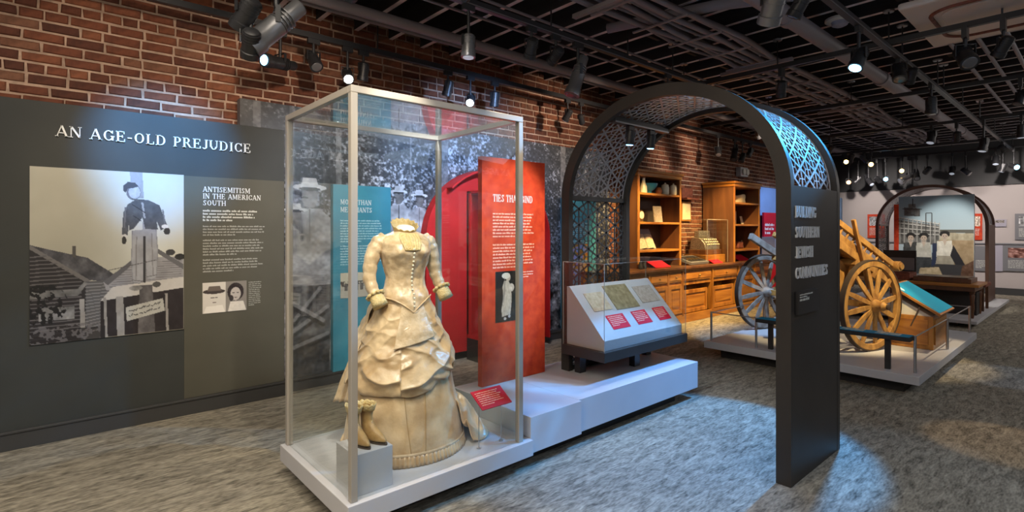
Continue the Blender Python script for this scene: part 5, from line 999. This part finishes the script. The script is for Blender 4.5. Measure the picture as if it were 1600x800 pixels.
# ------------------------------------------------------------------ ceiling services
def at_z(x, y, z):      # plan point seen at a pixel, at height z above the eye
    d = 823 * (EYE - z) / (y - 358); k = (x - 800) / 823; return d * (CA + SA * k), d * (SA - CA * k)
def run(name, label, cat, y, z, r, x0=-2, x1=16.9, m='conduit', n=10, group=None):
    return tag(MB().cyl((x0, y, z), (x1, y, z), r, n=n).build(name, m, None, smooth=True), label, cat, group)
run('sprinkler_pipe', 'thick grey pipe hung below the joists right of the cable bundle', 'pipe', 1.96, 3.50, .078, 2.5, 15, 'pipe', 20)
o = bpy.data.objects['sprinkler_pipe']
for x in (5.1, 8.1, 11.1, 13.6): MB().cyl((x - .05, 1.96, 3.5), (x + .05, 1.96, 3.5), .093, n=20).build('pipe_coupling', 'pipe', o, smooth=True); MB().cyl((x + .3, 1.96, 3.57), (x + .3, 1.96, 3.68), .008, n=8).build('hanger', 'black', o)
run('wall_pipe', 'grey pipe running along the joists above the brick wall', 'pipe', 4.48, 3.52, .05, m='pipe', n=16)
run('wall_conduit', 'slimmer grey conduit beside the pipe nearest the brick wall', 'conduit', 4.72, 3.56, .025)
run('thin_conduit', 'thin conduit under the joists above the dress case', 'conduit', 4.1, 3.63, .014, group='thin conduits'); run('thin_conduit', 'thin conduit nearest the near track rail', 'conduit', 3.75, 3.63, .014, group='thin conduits')
for i, (y, lb) in enumerate(((1.18, 'leftmost of the three slim conduits by the air unit'), (.95, 'middle one of the three slim conduits by the air unit'), (.72, 'rightmost of the three slim conduits by the air unit'))): run('slim_conduit', lb, 'conduit', y, 3.62, .022, 4.2, 13 - i, 'conduit', group='slim conduits by the air unit')
T = thing('cable_bundle', (7, 2.8, 3.45), 'wide bundle of grey cables strapped below the joists', 'cables'); rr = random.Random(3)
for k in range(11):
    y0 = 2.50 + k * .048; ph = rr.random() * 6; P = [(x, y0 + .022 * math.sin(x * 1.7 + ph) + .012 * math.sin(x * 4.1 + ph), 3.49 + .02 * math.sin(x * 2.3 + ph * 2) + (k % 3) * .022) for x in [-1 + .35 * i for i in range(46)]]; MB().tube(P, .018 if k % 3 else .026, 8).build('cable', 'conduit', T, smooth='all')
x = .5
while x < 14.6:
    B('cable_strap', 'conduit', T, (x, x + .025, 2.46, 3.04, 3.435, 3.450)); x += .62
for x in (6.1, 3.45, 9.3): B('tray_bracket', 'pipe', T, (x, x + .05, 2.30, 3.12, 3.40, 3.435))
# loose flexible duct crossing near the top
MB().tube([(4.3, 3.4, 3.603), (4.6, 2.4, 3.606), (5.0, 1.7, 3.604), (5.3, 1.3, 3.605)], .05, 14).build('flexible_conduit', 'conduit', None, smooth='all'); tag(bpy.data.objects['flexible_conduit'], 'flexible grey conduit crossing over the near arch', 'conduit')
# air conditioning cassette
T = thing('air_unit', (6.2, .5, 3.4), 'taupe ceiling air unit with curved vent at the top right', 'air conditioner'); ux0, ux1, uy0, uy1 = 5.52, 6.92, -.15, 1.22
B('face_panel', 'acw', T, (ux0, ux1, uy0, uy1, 3.44, 3.50), bevel=.02); B('unit_body', 'acw', T, (ux0 + .1, ux1 - .1, uy0 + .1, uy1 - .1, 3.5, 3.655))
def rrect(a0, a1, b0, b1, r, n=8):
    P = []
    for (cx, cy, s0) in ((a1 - r, b1 - r, 0), (a0 + r, b1 - r, 90), (a0 + r, b0 + r, 180), (a1 - r, b0 + r, 270)):
        for i in range(n + 1): t = math.radians(s0 + 90 * i / n); P.append((cx + r * math.cos(t), cy + r * math.sin(t)))
    return P
P = rrect(ux0 + .2, ux1 - .2, uy0 + .2, uy1 - .16, .22); mb = MB(); mb.tube([(a, b, 3.437) for a, b in P + P[:1]], .018, 6, cap=False); mb.build('vent_slot', 'rust', T, smooth='all'); P = rrect(ux0 + .27, ux1 - .27, uy0 + .27, uy1 - .23, .16); mb = MB(); mb.prism([(a, b, 3.44) for a, b in P], (0, 0, -.016)); mb.build('centre_panel', 'acw', T, bevel=.006)
x, y = at_z(1312, 38, 3.60); T = thing('smoke_detector', (x, y, 3.6), 'round white smoke detector on a joist near the thick pipe', 'detector'); MB().lathe((x, y, 3.655), [(.13, 0), (.13, -.02), (.11, -.03)], 24).build('backplate', 'white2', T, smooth=True); MB().lathe((x, y, 3.625), [(.075, 0), (.07, -.035), (.04, -.05)], 20).build('sensor', 'lav', T, smooth=True)
# track rails
def rail(name, label, p, q, group='black lighting tracks', rods=(), edge=True):
    T = thing(name, ((p[0] + q[0]) / 2, (p[1] + q[1]) / 2, p[2]), label, 'track', group); MB().bar(p, q, .045, .05).build('track_body', 'black', T)
    d = Vector(q) - Vector(p); sdv = Vector((d.y, -d.x, 0)).normalized() * .024
    if edge: MB().bar(Vector(p) + sdv - Vector((0, 0, .018)), Vector(q) + sdv - Vector((0, 0, .018)), .005, .008).build('track_flange', 'silver', T)
    for t in rods: r_ = Vector(p) + d * t; MB().cyl(r_, (r_.x, r_.y, 3.68), .007, n=8).build('hanger_rod', 'black', T); MB().lathe((r_.x, r_.y, 3.655), [(.05, 0), (.045, -.015)], 14).build('ceiling_rose', 'silver', T)
TZ = 3.30
rail('track_rail', 'black lighting track running along the brick wall', (-1, 4.78, TZ), (15, 4.78, TZ), rods=(.215, .4, .55, .7), edge=False)
rail('track_rail', 'black lighting track over the dress case and arch', (-1, 3.27, TZ), (6.0, 3.27, TZ), rods=(.45, .62, .78, .9))
rail('track_rail', 'long black lighting track passing the blue spotlight', (2, 1.42, TZ), (16, 1.42, TZ), rods=(.33, .45, .57, .68, .8))
for X_, lb in ((6.08, 'black cross track just beyond the near arch'), (8.6, 'black cross track above the cart platform'), (11.4, 'black cross track above the far table'), (14.2, 'black cross track over the distant arch'), (15.8, 'black cross track nearest the far wall')): rail('cross_track', lb, (X_, -1, TZ + .05), (X_, 4.74, TZ + .05), 'black cross tracks', rods=(.15, .28, .42, .6, .8), edge=False)
# track spotlights
def lamp(p, aim, label, size=1, lens='lens_off', style='can', light=None, hang=TZ, m='black', group='track spotlights'):
    p = Vector(p); d = (Vector(aim) - p).normalized(); T = thing('track_spotlight', p, label, 'spotlight', group); s = size
    if hang is not None and hang - p.z > .02:
        B('track_adapter', 'black', T, (p.x - .05 * s, p.x + .05 * s, p.y - .018, p.y + .018, hang - .07, hang + .03)); MB().cyl((p.x, p.y, hang - .06), (p.x, p.y, p.z + .04 * s), .012 * s, n=10).build('stem', 'black', T, smooth=True)
    u = d.cross(Vector((0, 0, 1))); u = Vector((1, 0, 0)) if u.length < .05 else u.normalized(); r = .048 * s; L = .17 * s
    mb = MB()
    for sg in (-1, 1): mb.bar(p + u * sg * (r + .008), p + u * sg * (r + .008) + Vector((0, 0, .075 * s)), .022 * s, .005, u)
    mb.bar(p - u * (r + .01) + Vector((0, 0, .075 * s)), p + u * (r + .01) + Vector((0, 0, .075 * s)), .02 * s, .005); mb.build('yoke', 'black', T)
    if style == 'can': pr = [(r * .55, -L * .52), (r * .9, -L * .46), (r, -L * .30), (r, L * .25), (r * 1.12, L * .27), (r * 1.12, L * .5), (r * .95, L * .5)]
    else: pr = [(r * .7, -L * .9), (r * .8, -L * .85), (r * .8, -L * .1), (r * 1.05, -L * .05), (r * 1.05, L * .6), (r * 1.2, L * .65), (r * 1.2, L * .95), (r * 1.05, L * .95)]
    end = pr[-1][1]; MB().lathe(p, pr, 20, d).build('lamp_body', m, T, smooth=True); mb = MB()
    for k in range(4): mb.lathe(p + d * (-L * .40 + k * L * .1), [(r * 1.06, 0), (r * 1.06, .004 * s)], 16, d)
    mb.build('cooling_fin', m, T); MB().lathe(p + d * (end + .001), [(r * .86, 0), (r * .8, .004), (r * .4, .007)], 16, d).build('lens', lens, T, smooth=True)
    if light:
        pw, col, deg = light[:3]; spotlamp('spot', p + d * (end + .03), p + d * (end + 1), pw, col, deg, light[3] if len(light) > 3 else .6, .04 * s, T)
    return T
def hd(x, y, z, X=None, Y=None):      # a lamp hanging from the track at X or at Y
    k = (x - 800) / 823
    if X: d = X / (CA + SA * k)
    else: d = Y / (SA - CA * k)
    return (d * (CA + SA * k), d * (SA - CA * k), EYE - (y - 358) / 823 * d)
WARM, COOL, BLUE, NEUT = (1, .80, .55), (.70, .82, 1), (.10, .42, 1), (1, .93, .84)
# wall track
P = hd(438, 99, 0, Y=4.78); lamp(P, (P[0] - 1.1, P[1] - .5, P[2] - .15), 'long black projector lamp above the grey panel, lens glowing blue-white', 1.05, 'lens_blue', 'long', None)
P = hd(490, 95, 0, Y=4.78); lamp(P, (2.0, 2.8, .8), 'dark spotlight just right of the long projector lamp', 1.1)
P = hd(543, 118, 0, Y=4.78); lamp(P, (1.5, 2.6, 1.2), 'lit white spotlight directly above the front post of the dress case', 1.0, 'lens_white', light=(80, NEUT, 38))
P = hd(568, 112, 0, Y=4.78); lamp(P, (2.2, 5.2, 1.0), 'dark spotlight right beside the lit one above the dress case', 1.0)
P = hd(700, 138, 0, Y=4.78); lamp(P, (3.0, 5.2, 1.0), 'dark spotlight left of the lit lamp above the case top', 1.0)
P = hd(735, 156, 0, Y=4.78); lamp(P, (1.8, 2.8, 1.0), 'lit white spotlight above the back rail of the dress case', 1.0, 'lens_white', light=(70, NEUT, 38))
P = hd(773, 155, 0, Y=4.78); lamp(P, (4.0, 5.2, 1.0), 'dark spotlight hanging right of the lit lamp above the case', 1.0)
for i, (x_, y_) in enumerate(((1122, 236), (1148, 238), (1160, 246), (1172, 238))): P = hd(x_, y_, 0, Y=4.78); lamp(P, (P[0] - 1, P[1] - .6 + .4 * i, 1.2), ('dark lamp leftmost above the shelf cabinet', 'dark lamp second from left above the shelf cabinet', 'lowest dark lamp above the shelf cabinet', 'dark lamp rightmost above the shelf cabinet')[i], 1.1, style='long' if i == 1 else 'can')
# near track
P = hd(385, 22, 0, Y=3.27); lamp(P, (P[0] - .2, P[1] + .5, 2.2), 'big black spotlight at the top left by the brick wall', 1.15, 'lens_off', light=None)
P = hd(392, 68, 0, Y=3.27); lamp(P, (P[0] + .15, P[1] + .8, 1.9), 'black spotlight hanging lowest in the top left cluster', 1.0, 'lens_dim')
P = hd(432, 40, 0, Y=3.27); lamp(P, (P[0] - .55, P[1] + .1, P[2] - .60), 'grey long-bodied lamp slanting in the top left cluster', 1.3, 'lens_off', 'long', m='silver')
P = hd(732, 72, 0, Y=3.27); lamp(P, (P[0] - .1, P[1] - .05, 0), 'silver ringed downlight below the near track', 1.05, 'lens_dim', m='silver')
P = hd(903, 118, 0, Y=3.27); T_ = lamp(P, (P[0] - .25, P[1] + .1, P[2] - .8), 'long grey power box lamp hanging slanted above the arch', 1.25, 'lens_off', 'long', m='silver')
P = hd(887, 180, 0, Y=4.78); lamp(P, (P[0] - .1, P[1] + .9, 1.8), 'dark lamp hanging below the slanted grey lamp', .95, 'lens_dim', hang=TZ); P = hd(908, 186, 0, Y=4.78); lamp(P, (P[0] + .7, P[1] + .3, 2.3), 'small dark lamp right below the slanted grey lamp', .8, 'lens_dim')
# in the arch
for i, (x_, y_) in enumerate(((970, 212), (1008, 205))):
    X_ = 3.62 + .3 * i; lamp((X_, 2.63, 2.31), (X_ + .1, 2.85, .9), ('small lamp at the left of the light bar inside the arch', 'small lamp at the right of the light bar inside the arch')[i], .7, 'lens_blue', hang=2.42, light=(30, COOL, 80))
# long track at right
P = hd(1208, 8, 0, Y=1.42); lamp(P, (P[0] + .35, P[1] + .35, P[2] - .6), 'large lamp cut by the top edge above the arch', 1.35, 'lens_dim', m='silver', hang=TZ)
P = hd(1342, 92, 0, Y=1.42); lamp(P, (3.55, 2.0, 0), 'spotlight with glowing blue lens on the long track', 1.15, 'lens_blue', light=(560, (.10, .40, 1), 42, .25))
for (x_, y_, z_, s_, dx_, dy_, lb) in ((1405, 112, 3.08, 1.2, -.3, -.1, 'left one of the paired dark lamps by the thick pipe'), (1424, 118, 3.08, 1.0, .4, .3, 'right one of the paired dark lamps by the thick pipe'), (1455, 165, 3.06, 1.2, 0, 0, 'dark cylindrical lamp pointing straight down on the long track'), (1508, 88, 3.08, 1.35, -.5, -.3, 'large ribbed lamp under the air unit'), (1456, 214, 3.02, 1.3, -.2, .1, 'dark lamp hanging where the pipe ends'), (1537, 226, 3.02, 1.3, -.1, .1, 'dark lamp at the far end of the long track'), (1596, 205, 3.1, 1.2, 0, 0, 'dark lamp at the right edge of the picture'), (1556, 250, 3.0, 1.2, -.2, 0, 'low dark lamp near the bulkhead, left of the blue one'), (1567, 262, 2.98, 1.1, 0, .2, 'lowest dark lamp before the bulkhead at right')):
    P = hd(x_, y_, 0, **{1405: dict(Y=1.42), 1424: dict(Y=1.42), 1455: dict(Y=1.42), 1508: dict(X=6.08), 1456: dict(X=11.4), 1537: dict(X=11.4), 1596: dict(X=11.4), 1556: dict(X=15.8), 1567: dict(X=15.8)}[x_]); lamp(P, (P[0] + dx_, P[1] + dy_, P[2] - .6), lb, s_, 'lens_dim' if y_ > 200 else 'lens_off')
P = hd(1584, 260, 0, X=15.8); lamp(P, (P[0] - 1, P[1] - .7, P[2] - .4), 'far lamp with a bluish lit lens at right', 1.2, 'lens_blue')
# far cluster
far = ((1322, 253, 'lens_warm', 'yellow-lit lamp leftmost in the far cluster'), (1361, 257, 'lens_warm', 'yellow-lit lamp second in the far cluster'), (1409, 267, 'lens_warm', 'yellow-lit lamp rightmost in the far cluster'), (1326, 285, 'lens_orange', 'orange-lit lamp lowest in the far cluster'), (1341, 281, 'lens_off', 'unlit lamp right of the orange one in the far cluster'), (1357, 281, 'lens_dim', 'unlit lamp third from left in the lower far row'), (1371, 280, 'lens_dim', 'unlit lamp fourth from left in the lower far row'), (1384, 280, 'lens_blue', 'small blue-lit lamp in the lower far row'), (1330, 247, 'lens_dim', 'unlit lamp beside the leftmost yellow one'), (1350, 248, 'lens_off', 'unlit lamp between the two left yellow ones'), (1432, 272, 'lens_off', 'unlit lamp right of the rightmost yellow one'), (1449, 266, 'lens_off', 'unlit lamp over the crown of the distant arch'), (1488, 266, 'lens_dim', 'unlit lamp over the right half of the distant arch'), (1509, 268, 'lens_off', 'unlit lamp right of the distant arch crown'))
for i, (x_, y_, ln, lb) in enumerate(far):
    P = hd(x_, y_, 0, X=14.2 if y_ < 260 else 15.8); on = ln in ('lens_warm', 'lens_orange', 'lens_blue'); tgt = (0, 0, 1.6) if on else (P[0] + math.sin(i * 2.4), P[1] + math.cos(i * 1.7), 2.0); lamp(P, tgt, lb, 1.15, ln, 'long' if i in (5, 10) else 'can')
P = hd(1420, 277, 0, X=15.8); lamp(P, (P[0] - .5, P[1] + .5, P[2] - .35), 'long slanting lamp before the distant arch', 1.4, 'lens_off', 'long', m='silver')
# ------------------------------------------------------------------ the working lights (heads outside or above the frame)
def wl_(name, p, aim, pw, col, deg, blend=.6, label=None): lamp(p, aim, label or name, 1, 'lens_off', light=(pw, col, deg, blend), group='working spotlights')
K = 1.0
wl_('a', (.4, 3.27, 3.1), (.3, 5.1, 1.3), 45 * K, WARM, 56, .9, 'spotlight above the left edge of the grey panel')
wl_('b', (1.2, 3.27, 3.12), (1.25, 5.1, 1.25), 60 * K, WARM, 44, .9, 'spotlight above the text side of the grey panel')
wl_('c', (.72, 3.4, 3.1), (.72, 5.1, 2.25), 300 * K, (.14, .46, 1), 40, .8, 'blue spotlight above the panel title')
wl_('d', (1.2, 1.9, 3.1), (1.6, 2.9, 1.0), 110 * K, (1, .90, .76), 30, .5, 'spotlight on the dress from the front left')
wl_('e', (2.6, 2.1, 3.1), (1.75, 2.9, .9), 90 * K, WARM, 34, .5, 'spotlight on the dress from the front right')
wl_('f', (2.0, 2.7, 3.1), (2.4, 5.2, 1.5), 190 * K, (.95, .95, 1), 66, .9, 'spotlight on the woodland mural')
wl_('g', (3.4, 3.27, 3.1), (3.9, 5.2, 2.1), 260 * K, (.34, .55, 1), 80, .8, 'blue spotlight on the right of the mural')
wl_('h', (2.5, 1.6, 3.1), (2.8, 3.2, 1.5), 230 * K, (1, .9, .8), 32, .6, 'spotlight on the red text panel')
wl_('i', (3.1, 3.27, 3.1), (4.0, 4.9, 1.3), 110 * K, (1, .8, .7), 56, .6, 'spotlight into the red alcove')
wl_('j', (3.9, 1.42, 3.1), (3.9, 2.9, .7), 40 * K, (.9, .85, 1), 34, .6, 'spotlight on the reader stand')
for i, (x, deg_, pw) in enumerate(((6.9, 60, 480), (8.3, 62, 540), (9.8, 60, 380))): wl_('k%d' % i, ((6.08, 8.6, 8.6)[i], (3.5, 3.3, 3.75)[i], 3.1), (x + .2, 4.9, 1.0), pw * K, (1, .66, .26), deg_, .7, ('spotlight on the left of the counter', 'spotlight on the middle of the counter', 'spotlight on the far shelf cabinet')[i])
wl_('l', (11.4, 3.6, 3.1), (12.8, 5.2, 1.3), 130 * K, (.45, .65, 1), 70, .7, 'blue spotlight on the wall graphic')
wl_('m', (6.08, .6, 3.1), (7.0, 2.0, .9), 330 * K, (1, .76, .40), 36, .5, 'warm spotlight on the near side of the cart')
wl_('n', (8.6, .7, 3.1), (7.7, 1.5, .5), 170 * K, (1, .78, .48), 34, .5, 'warm spotlight on the oak kiosk')
wl_('o', (6.08, 2.4, 3.1), (7.2, 3.1, .8), 330 * K, (.40, .64, 1), 32, .5, 'cool spotlight on the far cart wheel')
wl_('p', (11.4, 1.7, 3.1), (12.8, 2.1, 1.3), 190 * K, NEUT, 44, .6, 'spotlight on the riverboat photograph')
wl_('q', (14.2, 1.42, 3.15), (XF, 1.2, 1.6), 200 * K, (1, .90, .85), 80, .8, 'spotlight on the right of the far wall')
wl_('r', (14.2, 4.2, 3.15), (XF, 3.6, 1.6), 190 * K, (1, .90, .85), 80, .8, 'spotlight on the left of the far wall')
wl_('s', (5.2, .5, 3.3), (3.8, 1.5, 2.3), 800 * K, (.06, .44, 1), 34, .5, 'blue spotlight grazing the lattice of the arch')
wl_('t', (3.7, .2, 3.1), (3.9, .9, 0), 34 * K, (.30, .56, 1), 40, .5, 'blue spotlight washing the carpet beyond the pillar')
wl_('u', (2.2, .9, 3.15), (2.75, 1.75, 0), 150 * K, (.26, .50, 1), 30, .5, 'cool spotlight on the carpet in front of the platform')
wl_('v', (6.08, .3, 3.15), (5.2, .5, 0), 60 * K, (1, .66, .34), 18, .3, 'warm spotlight on the carpet by the cart platform')
wl_('y', (1.0, 1.42, 3.2), (.6, 3.6, 0), 95 * K, (1, .90, .74), 66, .8, 'warm spotlight on the carpet before the grey panel')
for i, (x_, pw_) in enumerate(((.3, 34), (1.5, 44), (5.2, 90), (8.6, 130))): wl_('z%d' % i, (x_, 3.27, 3.12), (x_ + .2, 5.3, 2.75), pw_ * K, (1, .80, .62), 66, .9, ('extra spotlight washing the brick above the grey panel', 'extra spotlight washing the brick above the mural', 'spotlight washing the brick above the arch', 'spotlight washing the brick above the shelf units')[i])  # the nearest heads are extra fixtures, added to brighten the brick
wl_('w', (8.6, -.2, 3.15), (7.6, .7, 0), 55 * K, (.4, .6, 1), 20, .3, 'cool spotlight on the carpet beside the barrier')
